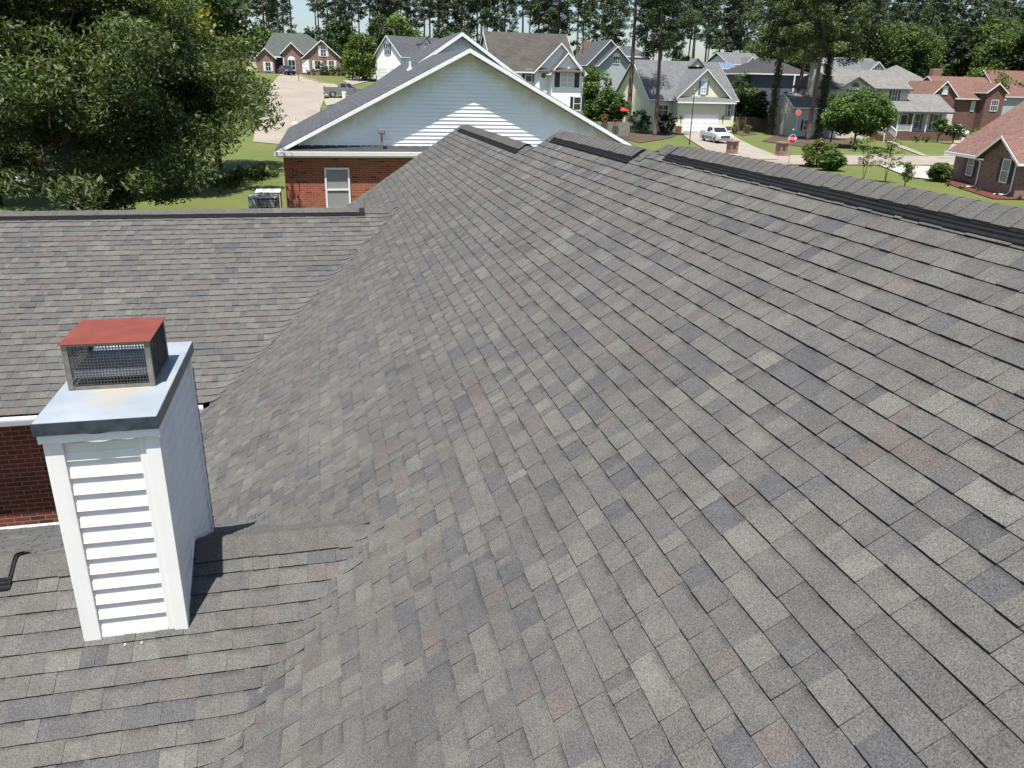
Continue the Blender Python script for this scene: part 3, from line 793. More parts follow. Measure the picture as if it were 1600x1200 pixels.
def old_vinyl():
    m_, N, L, P = nodes("mildewed_vinyl"); v = objvec(N)
    s = N.new("ShaderNodeSeparateXYZ"); L.new(v, s.inputs[0])
    dx = vmath(N, L, 'ABSOLUTE', vmath(N, L, 'SUBTRACT', s.outputs[0], NAX))
    zr = vmath(N, L, 'SUBTRACT', NAZ, vmath(N, L, 'MULTIPLY', dx, NS))
    d = vmath(N, L, 'SUBTRACT', zr, s.outputs[2])
    n = noise(N, L, v, 2.4, 5, .65)
    k_ = ramp(N, L, vmath(N, L, 'ADD', vmath(N, L, 'MULTIPLY', d, -1.0), vmath(N, L, 'MULTIPLY', n, 1.1)), -.25, .35)
    c = mixc(N, L, ramp(N, L, noise(N, L, v, 1.1, 4), .35, .7), (.74, .76, .78), (.80, .81, .81))
    L.new(mixc(N, L, vmath(N, L, 'MULTIPLY', k_, .6), c, (.42, .37, .22)), P.inputs["Base Color"])
    P.inputs["Roughness"].default_value = .45; return m_
m.build("gable_siding", old_vinyl(), nb.root)
# main roof and the taller wing behind
ze = NE_Z
def vee(name, cx, cz, hw, sl, y0, y1, th, mat, parent):
    mm = MB(); mm.prism([(cx-hw, cz-sl*hw), (cx, cz), (cx+hw, cz-sl*hw), (cx+hw, cz-sl*hw-th), (cx, cz-th), (cx-hw, cz-sl*hw-th)], y0, y1, lambda u, v, t: (u, t, v)); return mm.build(name, mat, parent)
NR = vee("roof", NAX, NAZ, NAX-NX0, NS, 28.965, 42.5, .13, SH_BLUE, nb.root)
m = MB()
for sg in (-1, 1):
    hw = NAX-NX0+.02; m.prism([(NAX+sg*hw, NAZ-NS*hw-.03), (NAX, NAZ-.03), (NAX, NAZ-.17), (NAX+sg*hw, NAZ-NS*hw-.16)], 28.93, 28.962, lambda u, v, t: (u, t, v))
m.build("rake_board", M_TRIM, NR)
m = MB()
for sg in (-1, 1):
    hw = NAX-NX0-.03; m.prism([(NAX+sg*hw, NAZ-NS*hw-.135), (NAX, NAZ-.135), (NAX, NAZ-.15), (NAX+sg*hw, NAZ-NS*hw-.15)], 28.97, NW-.002, lambda u, v, t: (u, t, v))
m.build("rake_soffit", M_TRIM, NR)
ap = at(722, 49, 38.6); RS = .66; RHW = 4.6
m = MB(); m.prism([(ap.x-RHW+.3, .2), (ap.x+RHW-.3, .2), (ap.x+RHW-.3, ap.z-.2-RS*(RHW-.3)), (ap.x, ap.z-.2), (ap.x-RHW+.3, ap.z-.2-RS*(RHW-.3))], 38.9, 47, lambda u, v, t: (u, t, v)); m.build("wall", SD_WHITE, nb.root)
R2_ = vee("roof", ap.x, ap.z, RHW, RS, 38.55, 47.3, .14, SH_BLUE, nb.root)
m = MB()
for sg in (-1, 1): m.prism([(ap.x+sg*(RHW+.02), ap.z-RS*RHW-.03), (ap.x, ap.z-.03), (ap.x, ap.z-.20), (ap.x+sg*(RHW+.02), ap.z-RS*RHW-.20)], 38.51, 38.546, lambda u, v, t: (u, t, v))
m.build("rake_board", M_TRIM, R2_)
# pent roof below the gable, gutter, window, vents
m = MB(); m.prism([(28.80, NE_Z-.02), (NW-.03, NE_Z+.17), (NW-.03, NE_Z+.10), (28.80, NE_Z-.08)], NX0+.33, NX1-.33, lambda u, v, t: (t, u, v)); m.build("pent_roof", SH_CHAR, nb.root)
m = MB(); m.prism([(28.69, NE_Z-.14), (28.795, NE_Z-.14), (28.795, NE_Z-.005), (28.68, NE_Z-.005)], NX0-.02, NX1+.02, lambda u, v, t: (t, u, v)); m.box(NX0+.1, NX1-.1, 28.80, 28.945, NE_Z-.20, NE_Z-.145); m.build("gutter", M_TRIM, nb.root)
wx = (at(511, 290, 28.95).x+at(544, 290, 28.95).x)/2; wt = at(527, 262, 28.95).z; wb = at(527, 330, 28.95).z
nb.window('f', 28.95, wx, (wt+wb)/2, .86, wt-wb, glass=M_GLASS_L, fw=.06)
m = MB()
for px, py, Y in ((400, 193, 0), (641, 106, 0)): pass
def on_left_slope(px, py):
    d = ray(px, py); d = d/d.y
    y = (NAZ-NS*NAX-CZ)/(d.z-NS*d.x); return Vector((d.x*y, y, CZ+d.z*y))
for px, py in ((461, 192), (641, 108)):
    p = on_left_slope(px, py); mm = MB(); mm.tube([p-Vector((0, 0, .1)), p+Vector((0, 0, .32))], .05, 10); mm.tube([p-Vector((0, 0, .05)), p+Vector((0, 0, .08))], [.16, .055], 10); mm.build("vent_pipe", M_TRIM, nb.root, smooth=False)
p = at(597, 229, 29.05); mm = MB(); mm.tube([p-Vector((0, 0, .1)), p+Vector((0, 0, .42))], .035, 8); mm.tube([p+Vector((0, 0, .42)), p+Vector((0, 0, .46)), p+Vector((0, 0, .56))], [.11, .13, .12], 10); mm.build("vent_pipe", M_GALV, nb.root)
m = MB(); k = NX0+.8
while k < NX1-1: m.box(k, k+.04, NW-.10, NW-.04, NE_Z+.145, NE_Z+.20); k += .42
m.build("flashing_clip", M_TRIM, nb.root)['kind'] = 'stuff'

# ---- two air conditioners beside it
def ac_unit(label, x, y, w, d, h, pale):
    z0 = terrain(x, y); r = thing("air_conditioner", label, "air conditioner", (x, y, z0), 0, "outdoor cooling units by the brick wall")
    body = plain("cooling_unit_grey", lin(186, 189, 192), .5, .1, 4); top = plain("cooling_unit_pale", lin(206, 204, 196), .5, .06, 4) if pale else body
    box("pad", M_CONC, r, -w/2-.12, w/2+.12, -d/2-.12, d/2+.12, -.2, .08)
    m = MB(); m.box(-w/2+.02, w/2-.02, -d/2+.02, d/2-.02, .081, h-.06); m.build("coil", plain("coil_dark", (.06, .065, .07), .6, .2, 30), r)
    m = MB()
    for sx in (-1, 1):
        for sy in (-1, 1): a, b = sorted((sx*w/2, sx*(w/2-.05))); c, e = sorted((sy*d/2, sy*(d/2-.05))); m.box(a, b, c, e, .082, h-.06)
    for q in (-1, 1): a, b = sorted((q*(w/2-.003), q*(w/2-.02))); m.box(a, b, -d/2+.04, d/2-.04, .10, .16); a, b = sorted((q*(d/2-.003), q*(d/2-.02))); m.box(-w/2+.04, w/2-.04, a, b, .10, .16)
    k = .20
    while k < h-.1: m.box(-w/2+.04, w/2-.04, -d/2-.002, -d/2+.012, k, k+.02); k += .055
    m.box(-w/2+.04, -w/2+.32, -d/2-.004, -d/2+.01, .0825, h-.0605)
    for q in (-.25, .1, .45): m.box(w/2*q, w/2*q+.02, -d/2+.012, -d/2+.03, .0825, h-.0605)
    m.build("grille", body, r)
    m = MB(); m.box(-w/2-.01, w/2+.01, -d/2-.01, d/2+.01, h-.059, h); m.build("top_panel", top, r, bevel=.015)
    m = MB(); m.tube([(0, 0, h+.001), (0, 0, h+.012)], min(w, d)*.29, 20); m.build("fan_guard", plain("fan_dark", (.12, .12, .12), .6, .2, 20), r)
    m = MB()
    for q in range(5): rr = min(w, d)*.29*(q+1)/5; m.tube([(rr*math.cos(t), rr*math.sin(t), h+.018) for t in np.linspace(0, 2*math.pi, 25)], .005, 4, cap=False)
    m.build("fan_ring", body, r)
    return r
pa = at(414, 320, 31.2); ac_unit("dark grey boxy air conditioner in front of the paler one by the brick wall", pa.x-.02, 31.2, 1.05, .8, at(414, 308, 30.8).z-terrain(pa.x, 31.2), False)
pa = at(421, 320, 32.6); ac_unit("taller air conditioner with a pale cream top behind the dark grey one", pa.x, 32.6, .92, .9, at(421, 300, 32.1).z-terrain(pa.x, 32.6), True)
#__END_N__

# ------------------------------------------------------------------ houses of the neighbourhood
def house_at(name, label, px, Y, cat="house", rz=0.):
    x = at(px, 150, Y).x
    return House(name, label, cat, (x, Y, terrain(x, Y)), rz)

# A: rose brick house at the head of the cul-de-sac
h = house_at("brick_house", "rose brick house with grey-green roof and three front gables at the street's far left end", 470, 152)
def xz(px, py, dy=0.): return h.X(px, py, dy), h.Z(px, py, dy)
x0, x1 = h.X(410, 90), h.X(530, 90); ez = h.Z(470, 88)
h.walls(x0, x1, .6, 11, -.6, ez, M_BRICK_A)
m = MB(); rz_ = h.Z(450, 52, 6)
A, B, C, D = (x0-.5, .2, ez-.1), (x1+.5, .2, ez-.1), (x1+.5, 11.4, ez-.1), (x0-.5, 11.4, ez-.1); R0, R1_ = (h.X(426, 52, 6), 6, rz_), (h.X(479, 52, 6), 6, rz_)
m.poly([A, B, R1_, R0]); m.poly([B, C, R1_]); m.poly([C, D, R0, R1_]); m.poly([D, A, R0]); r = m.build("roof", SH_GREEN, h.root)
m = MB(); m.box(x0-.52, x1+.52, .18, 11.42, ez-.3, ez-.11); m.build("fascia", M_TRIM, r)
def fgable(h, xa, xb, y0, y1, z0, ez, sl, wall, roof, over=.3, end=.25):
    h.walls(xa, xb, y0, y1, z0, ez, wall, 'y', sl); return h.roof(xa, xb, y0, y1+2, ez, sl, 'y', roof, over, end)
wa, wb_ = h.X(474, 90, -2), h.X(532, 90, -2)
fgable(h, wa, wb_, -2, 6, -.6, h.Z(505, 90, -2), .86, M_BRICK_A, SH_GREEN)
ca, cb = h.X(441, 82, .1), h.X(470, 82, .1); fgable(h, ca, cb, .1, 4, -.5, h.Z(455, 82, .1), .98, M_BRICK_A, SH_GREEN)
ga, gb = h.X(401, 90, -.6), h.X(428, 90, -.6); fgable(h, ga, gb, -.6, 3, -.5, h.Z(414, 89, -.6), .95, M_BRICK_A, SH_GREEN)
h.window('f', -2, h.X(505, 80, -2), h.Z(505, 80, -2), .95, 1.7, DOOR_W, (2, 3))
for p in (496, 518): h.window('f', -2, h.X(p, 102, -2), h.Z(p, 102, -2), .95, 1.5, DOOR_W, (2, 2))
h.window('f', .1, h.X(456, 102, .1), h.Z(456, 103, .1), 1.25, 2.0, None, (2, 2), arch=True)
h.door('f', -2, h.X(478, 106, -2), h.Z(478, 114, -2), 1.0, 2.0, DOOR_W)
h.b("entry_panel", M_GLASS, h.X(432, 100), h.X(441, 100), .55, .595, 0, 2.7)  # flat dark glass panel on the wall at the entry, no opening cut
h.b("column", M_TRIM, h.X(443, 100), h.X(444.6, 100), -.2, .05, -.3, ez-.3)
h.window('f', -.6, h.X(419, 104, -.6), h.Z(419, 104, -.6), .9, 1.5, DOOR_W, (2, 2))

# B: white house with dormers, half hidden by the neighbour's roof
rzB = math.radians(30)
x = at(640, 100, 138).x; h = House("dormered_house", "white house with two small dormers peeking over the next house's grey roof", "house", (x, 138, terrain(x, 138)), rzB)
# local: gable end faces local -x, dormered front faces local -y
ez = at(640, 89, 138).z-h.loc.z; L_ = 13.
dlt = 4.2
h.walls(-dlt, L_, -3.6, 3.6, -1, ez, SD_WHITE, 'x', .8); rB = h.roof(-dlt, L_, -3.6, 3.6, ez, .8, 'x', SH_BLUE, .35, .25)
h.window('l', -dlt, .0, ez+1.0, 1.0, 1.7, SHUT_GRN, (2, 2))
for u in (-1.6, 1.6): h.door('l', -dlt, u, -.3, 2.5, 2.3, DOOR_W, "garage_door", (4, 4))
for u in (1.2, 3.6):
    w_ = MB(); w_.prism([(u-.65, ez+.75), (u+.65, ez+.75), (u+.65, ez+2.15), (u, ez+2.9), (u-.65, ez+2.15)], -3.0, -.6, lambda a, b, t: (a, t, b)); dm = w_.build("dormer", SD_WHITE, h.root)
    w_ = MB(); w_.prism([(u-.85, ez+2.0), (u, ez+3.0), (u+.85, ez+2.0), (u+.85, ez+1.85), (u, ez+2.85), (u-.85, ez+1.85)], -3.15, -.5, lambda a, b, t: (a, t, b)); w_.build("dormer_roof", SH_BLUE, dm)
    h.window('f', -3.0, u, ez+1.55, .75, 1.3, None, (2, 2))

# C: tall white house with the dark mottled roof
h = house_at("two_storey_house", "tall white house with dark mottled roof, two front gables and a round window", 850, 87)
x0, x1 = h.X(772, 110), h.X(900, 110); ez = h.Z(820, 109); rzC = h.Z(830, 53, 5)
h.walls(x0, x1, 0, 10, -1, ez, SD_WHITE, 'x', (rzC-ez)/5)
h.roof(x0, x1, 0, 10, ez-.05, (rzC-ez)/5, 'x', SH_DARK, .35, .25)
a, b = h.X(837, 110, -.8), h.X(912, 110, -.8); zt = h.Z(876, 66, -.8); h.walls(a, b, -.8, 5, -1, ez, SD_WHITE, 'y', (zt-ez)/((b-a)/2)*.97)
h.roof(a, b, -.8, 6, ez-.1, (zt-ez)/((b-a)/2)*.97, 'y', SH_DARK, .25, .3)
a, b = h.X(863, 110, -2), h.X(909, 110, -2); zt = h.Z(889, 80, -2); h.walls(a, b, -2, 2, -1, ez-.05, SD_WHITE, 'y', (zt-ez)/((b-a)/2)*.95)
h.roof(a, b, -2, 4, ez-.15, (zt-ez)/((b-a)/2)*.95, 'y', SH_DARK, .3, .3)
m = MB(); m.prism([(-2.55, ez-.12), (-2.0, ez+.22), (-2.0, ez+.12), (-2.55, ez-.2)], a-.2, b+.2, lambda u, v, t: (t, u, v)); m.build("pent_roof", SH_DARK, h.root)
m = MB(); m.prism([(-1.3, ez-.12), (-.8, ez+.2), (-.8, ez+.1), (-1.3, ez-.2)], h.X(838, 110), a-.25, lambda u, v, t: (t, u, v)); m.build("pent_roof", SH_DARK, h.root)
h.window('f', -2, h.X(886, 125, -2), h.Z(886, 125, -2), 1.55, 1.45, SHUT_BLK, (2, 3), M_BLIND)
h.window('f', -2, h.X(902, 160, -2), h.Z(902, 162, -2), .9, 1.4, SHUT_BLK, (1, 2))
h.window('f', 0, h.X(826, 120), h.Z(826, 118), .8, 1.3, SHUT_BLK, (1, 2))
m = MB(); cx, cz = h.X(849, 118, -.8), h.Z(849, 118, -.8); m.tube([(cx, -.79, cz), (cx, -.86, cz)], [.34, .34], 20); o = m.build("round_window", M_TRIM, h.root); m = MB(); m.tube([(cx, -.8, cz), (cx, -.875, cz)], .26, 20); m.build("pane", M_GLASS, o)
m = MB(); cx, cz = h.X(889, 92, -2), h.Z(889, 92, -2); m.tube([(cx, -1.99, cz), (cx, -2.04, cz)], .3, 18); m.build("gable_vent", M_TRIM, h.root)

# D: blue-grey gabled house behind the leafy trees
h = house_at("blue_gabled_house", "blue-grey house with two overlapping front gables among the green trees", 955, 138)
ez = h.Z(955, 101); a, b = h.X(918, 100), h.X(984, 100); sl_d = (h.Z(950, 61)-ez)/((b-a)/2)
h.walls(a, b, 0, 12, -2, ez, SD_GREY, 'y', sl_d*.95); h.roof(a, b, 0, 12, ez, sl_d*.95, 'y', SH_BLUE, .3, .5)
a, b = h.X(936, 100, -2), h.X(988, 100, -2); zt = h.Z(962, 71, -2); h.walls(a, b, -2, 4, -2, ez-.1, SD_GREY, 'y', (zt-ez)/((b-a)/2)*.95); h.roof(a, b, -2, 4, ez-.1, (zt-ez)/((b-a)/2)*.95, 'y', SH_BLUE, .3, .5)
h.window('f', -2, h.X(963, 94, -2), h.Z(963, 94, -2), 1.2, 1.2, None, (3, 2), arch=True)
a, b = h.X(968, 90, 6), h.X(1016, 90, 6); h.walls(a, b, 6, 16, -2, h.Z(990, 88, 6), SD_GREY); h.hip(a, b, 6, 16, h.Z(990, 87, 6), .55, SH_BLUE)
h.b("chimney", M_BRICK_A, h.X(912, 70, 8), h.X(920, 70, 8), 8, 9, ez, h.Z(915, 64, 8))

# E: cream house with garage
h = house_at("garage_house", "cream house with a white double garage door and blue shutters behind the white pickup", 1090, 107)
x0, x1 = h.X(1016, 154), h.X(1150, 154); ez = h.Z(1040, 153); rzE = h.Z(1070, 95, 7); sE = (rzE-ez)/7
h.walls(x0, x1, 0, 14, -.6, ez, SD_YEL, 'x', sE*.97); h.roof(x0, x1, 0, 14, ez-.05, sE*.97, 'x', SH_GREY, .4, .3)
a, b = h.X(1058, 156, -1.6), h.X(1143, 156, -1.6); zt = h.Z(1105, 106, -1.6); sg_ = (zt-ez)/((b-a)/2)
h.walls(a, b, -1.2, 6, -.6, ez, SD_YEL, 'y', sg_*.95); h.roof(a, b, -1.2, 7, ez-.05, sg_*.95, 'y', SH_GREY, .3, .4)
h.walls(a, b, -2.0, -1.205, -.6, ez-.35, SD_YEL)
m = MB(); m.prism([(-2.5, ez-.42), (-1.2, ez+.25), (-1.2, ez+.15), (-2.5, ez-.52)], a-.3, b+.3, lambda u, v, t: (t, u, v)); pr = m.build("pent_roof", SH_GREY, h.root)
m = MB(); m.box(a-.32, b+.32, -2.58, -2.505, ez-.58, ez-.40); m.build("fascia", M_TRIM, pr)
h.window('f', -1.2, h.X(1099.5, 137, -1.2), h.Z(1099.5, 137, -1.2), .85, 1.75, SHUT_BLU, (2, 2), M_BLIND, arch=True)
h.door('f', -2.0, h.X(1094, 200, -2), .0, 4.9, h.Z(1094, 180, -2), DOOR_W, "garage_door", (4, 4))
h.window('f', -2.0, h.X(1139, 172, -2.), h.Z(1139, 172, -2), .55, 1.8, SHUT_BLU, (1, 2))
for u in (1063.5, 1129): m = MB(); cx, cz = h.X(u, 185, -2), h.Z(u, 185, -2); m.tube([(cx, -2.0, cz+.3), (cx, -2.14, cz+.25), (cx, -2.14, cz-.15)], [.05, .1, .05], 8); m.build("wall_lamp", SHUT_BLK, h.root)
for u0, u1 in ((a-.05, h.X(1065, 200, -2)), (h.X(1124, 200, -2), b+.05)): h.b("brick_base", M_BRICK_I, u0, u1, -2.08, -2.005, -.5, .75)
h.window('l', x0, 2.2, 1.7, .8, 1.5, None, (1, 2)); h.window('l', x0, 4.6, 1.7, .8, 1.5, None, (1, 2), M_BLIND)
h.window('f', 0, h.X(1036, 166), h.Z(1036, 172), 1.6, 1.4, None, (2, 2))
m = MB(); gx = h.X(1088, 100, 5.5); zz = h.Z(1088, 104, 5.5); m.prism([(gx-1.0, zz), (gx+1.0, zz), (gx, zz+.95)], 5.2, 7.2, lambda u, v, t: (u, t, v)); dm = m.build("roof_vent_gable", SD_YEL, h.root)
m = MB(); m.prism([(gx-1.15, zz-.1), (gx, zz+1.0), (gx+1.15, zz-.1), (gx+1.15, zz+.02), (gx, zz+1.12), (gx-1.15, zz+.02)], 5.0, 7.3, lambda u, v, t: (u, t, v)); m.build("vent_roof", SH_GREY, dm)

# F: tan two storey house with porch
h = house_at("porch_house", "tan two storey house with pale grey roof, dark shutters and a white railed porch", 1370, 99)
x0, x1 = h.X(1306, 150), h.X(1418, 150); ez = h.Z(1380, 138.5); rzF = h.Z(1350, 110, 5); sF = (rzF-ez)/5
h.walls(x0, x1, 0, 10, -.6, ez, SD_TAN)
m = MB(); zz = ez+.02; hx = h.X(1400, 111, 5); A, B, C, D = (x0-.35, -.45, zz), (x1+.4, -.45, zz), (x1+.4, 10.4, zz), (x0-.35, 10.4, zz); R0, R1_ = (x0-.35, 5, rzF+.1), (hx, 5, rzF+.1)
m.poly([A, B, R1_, R0]); m.poly([B, C, R1_]); m.poly([C, D, R0, R1_]); m.poly([D, A, R0]); m.poly([A, B, C, D]); r = m.build("roof", SH_TAN, h.root)
m = MB(); m.box(x0-.37, x1+.42, -.52, 10.42, zz-.2, zz-.006); m.build("fascia", SHUT_GRN, r)
m = MB(); m.prism([(0, ez), (10, ez), (5, rzF)], x0, x0+.2, lambda u, v, t: (t, u, v)); m.build("gable_wall", SD_TAN, h.root)
a, b = h.X(1314, 135, -.6), h.X(1363, 135, -.6); zt = h.Z(1340, 120, -.6); h.walls(a, b, -.6, 3, ez-.2, ez, SD_TAN, 'y', (zt-ez)/((b-a)/2)*.9); h.roof(a, b, -.6, 5, ez, (zt-ez)/((b-a)/2)*.9, 'y', SH_TAN, .3, .3, trim=SHUT_GRN)
m = MB(); cx, cz = h.X(1337, 131, -.6), ez+.15; m.prism([(.55*math.cos(t), .55*math.sin(t)) for t in np.linspace(0, math.pi, 13)], -.64, -.58, lambda u, v, t: (cx+u, t, cz+v)); m.build("half_round_window", M_GLASS, h.root)
for p in (1366, 1397.5): h.window('f', 0, h.X(p, 150), h.Z(p, 150), .95, 1.65, SHUT_GRN, (2, 2))
h.window('f', 0, h.X(1330, 150), h.Z(1330, 150), .95, 1.65, SHUT_GRN, (2, 2))
# right single storey wing and porch roof
wx0, wx1 = h.X(1416, 180, 1.5), h.X(1489, 180, -.0); pz = h.Z(1430, 175, -2.6)
h.walls(wx0, wx1, .0, 9, -.6, pz+.4, SD_TAN)
m = MB(); zz = pz+.05; zt = h.Z(1440, 147, 4); px0, px1 = h.X(1384, 174, -2.8), h.X(1494, 174, -2.8)
m.poly([(px0, -2.8, zz), (px1, -2.8, zz), (h.X(1467, 147, 4), 4, zt), (h.X(1419, 147, 4), 4, zt), (x1+.02, .02, zz+1.35), (px0+.6, .02, zz+1.35)]); m.poly([(px1, -2.8, zz), (px1, 9.4, zz), (h.X(1467, 147, 4), 4, zt)]); m.poly([(h.X(1419, 147, 4), 4, zt), (h.X(1467, 147, 4), 4, zt), (px1, 9.4, zz), (x1, 9.4, zz)])
m.poly([(px0, -2.8, zz), (px0+.6, .02, zz+1.35), (px0, .02, zz)])
pr = m.build("porch_roof", SH_TAN, h.root); m = MB(); m.box(px0-.02, px1+.02, -2.84, -2.7, zz-.24, zz-.01); m.build("fascia", SHUT_GRN, pr)
m = MB(); m.box(px0+.05, px1-.05, -2.69, -.01, zz-.1, zz-.03); m.build("porch_ceiling", M_TRIM, h.root)
fl = h.Z(1420, 206, -2.5); h.b("porch_floor", M_BRICK_I, px0+.2, wx1, -2.5, -.005, -.8, fl)
for p in (1386, 1403, 1426, 1448): cx = h.X(p, 190, -2.4); h.b("porch_post", M_TRIM, cx-.06, cx+.06, -2.45, -2.33, fl, zz-.1)
def railing(xa, xb, name="railing"):
    m = MB(); m.box(xa, xb, -2.42, -2.36, fl+.85, fl+.92); m.box(xa, xb, -2.42, -2.36, fl+.1, fl+.15); k = xa
    while k < xb: m.box(k, k+.04, -2.41, -2.37, fl+.151, fl+.849); k += .14
    o = m.build(name, M_TRIM, h.root)
railing(h.X(1403, 190, -2.4)+.07, h.X(1426, 190, -2.4)-.07)
sx0, sx1 = h.X(1373, 210, -3), h.X(1391, 210, -3); m = MB()
for k in range(5): m.box(sx0, sx1, -4.2+k*.34, -2.52 if k == 4 else -4.2+(k+1)*.34, -.6, fl-.17*(4-k)-.05)
m.build("porch_steps", M_BRICK_I, h.root)
for sx in (sx0, sx1):
    m = MB(); m.tube([(sx, -4.2, fl-.75+.9), (sx, -2.5, fl+.9)], .045, 6); m.tube([(sx, -4.2, -.2), (sx, -4.2, fl+.2)], .05, 6)
    for k in range(9): y = -4.05+k*.18; z = fl-.75+.9*1+(y+4.2)/1.7*.75; m.tube([(sx, y, z-.9), (sx, y, z)], .022, 4)
    m.build("stair_railing", M_TRIM, h.root)
for p in (1433, 1461.5): h.window('f', 0., h.X(p, 188), fl+1.25, .95, 2.0, SHUT_GRN, (1, 2))
h.door('f', 0., h.X(1412, 188), fl, 1.0, 2.05, SHUT_GRN)
h.window('l', x0, 3, 2.0, .9, 1.6, None, (1, 2)); h.window('l', x0, 7, 2.0, .9, 1.6, None, (1, 2)); h.window('l', x0, 3, 5., .9, 1.6, None, (1, 2))
m = MB(); m.box(x0-.9, x0-.003, 3.9, 5.6, -.6, rzF+.7); m.box(x0-1., x0+.05, 3.8, 5.7, rzF+.701, rzF+.9); m.build("chimney", SD_TAN, h.root)
h.walls(x0-4.8, x0-.02, 2.2, 8, -.6, h.Z(1285, 168, 2), SD_TAN, 'x', .57); h.roof(x0-4.8, x0-.02, 2.2, 8, h.Z(1285, 168, 2), .6, 'x', SH_TAN, .3, .0)
h.window('f', 2.2, x0-2.4, 1.6, .9, 1.4, SHUT_BLK, (1, 2))

# G, H: grey roofs behind the porch house
h = house_at("grey_roofed_house", "house with a plain slate grey gabled roof just behind the porch house", 1345, 142)
a, b = h.X(1306, 106), h.X(1386, 106); h.walls(a, b, 0, 11, -2, h.Z(1345, 112), SD_TAN, 'x', .3); h.roof(a, b, 0, 11, h.Z(1345, 112), (h.Z(1345, 92, 5.5)-h.Z(1345, 112))/5.5, 'x', SH_GREY, .3, .3)
a, b = h.X(1359, 108, -2), h.X(1383, 108, -2); fgable(h, a, b, -2, 4, -2, h.Z(1370, 110, -2), .85, SD_TAN, SH_GREY)
h.window('f', -2, h.X(1371, 106, -2), h.Z(1371, 106, -2), 1.0, 1.0, None, (2, 2))
h = house_at("hip_roofed_house", "broad pale grey hipped roof between the tan porch house and the rust roofed brick house", 1435, 124)
a, b = h.X(1384, 138), h.X(1476, 138); ez = h.Z(1430, 139); h.walls(a, b, 0, 12, -2, ez, SD_TAN); h.hip(a, b, 0, 12, ez, (h.Z(1430, 101, 6)-ez)/6.3, SH_TAN, .4)
h.b("chimney", M_BRICK_A, h.X(1456, 108, 9), h.X(1470, 108, 9), 8.5, 9.5, ez, h.Z(1462, 107, 9))
h.window('f', 0, h.X(1440, 144), h.Z(1440, 145), 1.2, 1.0, None, (2, 2))

# I: far brick house with the rust roof, and its neighbour
h = house_at("rust_roofed_house", "dark brick house with a rust red roof and gables at both ends, far right", 1515, 112)
ez = h.Z(1520, 153); a, b = h.X(1478, 160), h.X(1566, 160); s_ = (h.Z(1520, 121, 5)-ez)/5
h.walls(a, b, 0, 10, -2, ez, M_BRICK_I, 'x', s_*.95); h.roof(a, b, 0, 10, ez, s_*.97, 'x', SH_RED, .4, .2)
a, b = h.X(1456, 148, -1), h.X(1494, 148, -1); zt = h.Z(1480, 126, -1); ez1 = h.Z(1475, 149, -1); fgable(h, a, b, -1, 5, -2, ez1, (zt-ez1)/((b-a)/2)*.92, M_BRICK_I, SH_RED)
h.window('f', -1, h.X(1477, 141, -1), h.Z(1477, 141, -1), .95, 1.25, None, (2, 3), M_BLIND)
a, b = h.X(1543, 145, -1.5), h.X(1572, 145, -1.5); zt = h.Z(1558, 130, -1.5); ez1 = h.Z(1558, 144, -1.5); fgable(h, a, b, -1.5, 5, -2, ez1, (zt-ez1)/((b-a)/2)*.92, M_BRICK_I, SH_RED)
h.window('f', -1.5, h.X(1553.5, 165, -1.5), h.Z(1553.5, 165, -1.5), 1.35, 1.7, None, (3, 2)); h.window('f', 0, h.X(1520, 166), h.Z(1520, 166), .75, 1.55, None, (1, 2), M_BLIND)
h = house_at("rust_roofed_house", "rust red roof with a pale blue-white gable wall at the far right edge", 1590, 128)
ez = h.Z(1590, 150); a, b = h.X(1562, 150), h.X(1660, 150); s_ = (h.Z(1590, 112, 5)-ez)/5; h.walls(a, b, 0, 10, -2, ez, SD_GREY, 'x', s_*.95); h.roof(a, b, 0, 10, ez, s_, 'x', SH_RED, .3, .2)
h.window('l', a, 5, 2.4, 1.0, 1.4, None, (2, 2))

# J: the brown brick house at the right
A_ = ground(1485, 281); B_ = ground(1598, 307); v = Vector((B_.x-A_.x, B_.y-A_.y, 0)); ang = math.atan2(v.y, v.x)
h = House("brown_brick_house", "brown brick house with brownish red roof, black shutters and white downspouts at right edge", "house", (A_.x, A_.y, terrain(A_.x, A_.y)), ang)
LJ = v.length; eJ = at(1489, 238, A_.y).z-h.loc.z
Ri = Matrix.Rotation(-ang, 3, 'Z')
def loc_on(px, py, yl):
    """local (x, z) on the plane local y = yl seen at a pixel"""
    d = Ri @ ray(px, py); o = Ri @ (Vector((0, 0, CZ))-h.loc); t = (yl-o.y)/d.y; return o.x+d.x*t, o.z+d.z*t
xg0, _ = loc_on(1532, 270, -1.2)
h.walls(0, xg0+4, 0, 12, -.8, eJ, M_BRICK_J)
xr0, _ = loc_on(1575, 212, -1.2); hwg = xr0-xg0; ezg = loc_on(1534, 243, -1.2)[1]; ztg = loc_on(1575, 214, -1.5)[1]; sj = (ztg-ezg)/hwg
h.walls(xg0, xg0+2*hwg, -1.2, 5, -.8, ezg, M_BRICK_J, 'y', sj*.94)
h.roof(xg0, xg0+2*hwg, -1.2, 7, ezg, sj*.94, 'y', SH_RED2, .35, .4)
m = MB(); xe = max(xg0+2*hwg+5, loc_on(1602, 156, 6.)[0]+4); zz = eJ+.05; xp, rj = loc_on(1602, 156, 6.)
m.poly([(-.5, -.5, zz), (xe, -.5, zz), (xe, 6, rj), (xp, 6, rj)]); m.poly([(-.5, -.5, zz), (xp, 6, rj), (-.5, 12.5, zz)]); m.poly([(-.5, 12.5, zz), (xp, 6, rj), (xe, 6, rj), (xe, 12.5, zz)]); r = m.build("roof", SH_RED2, h.root)
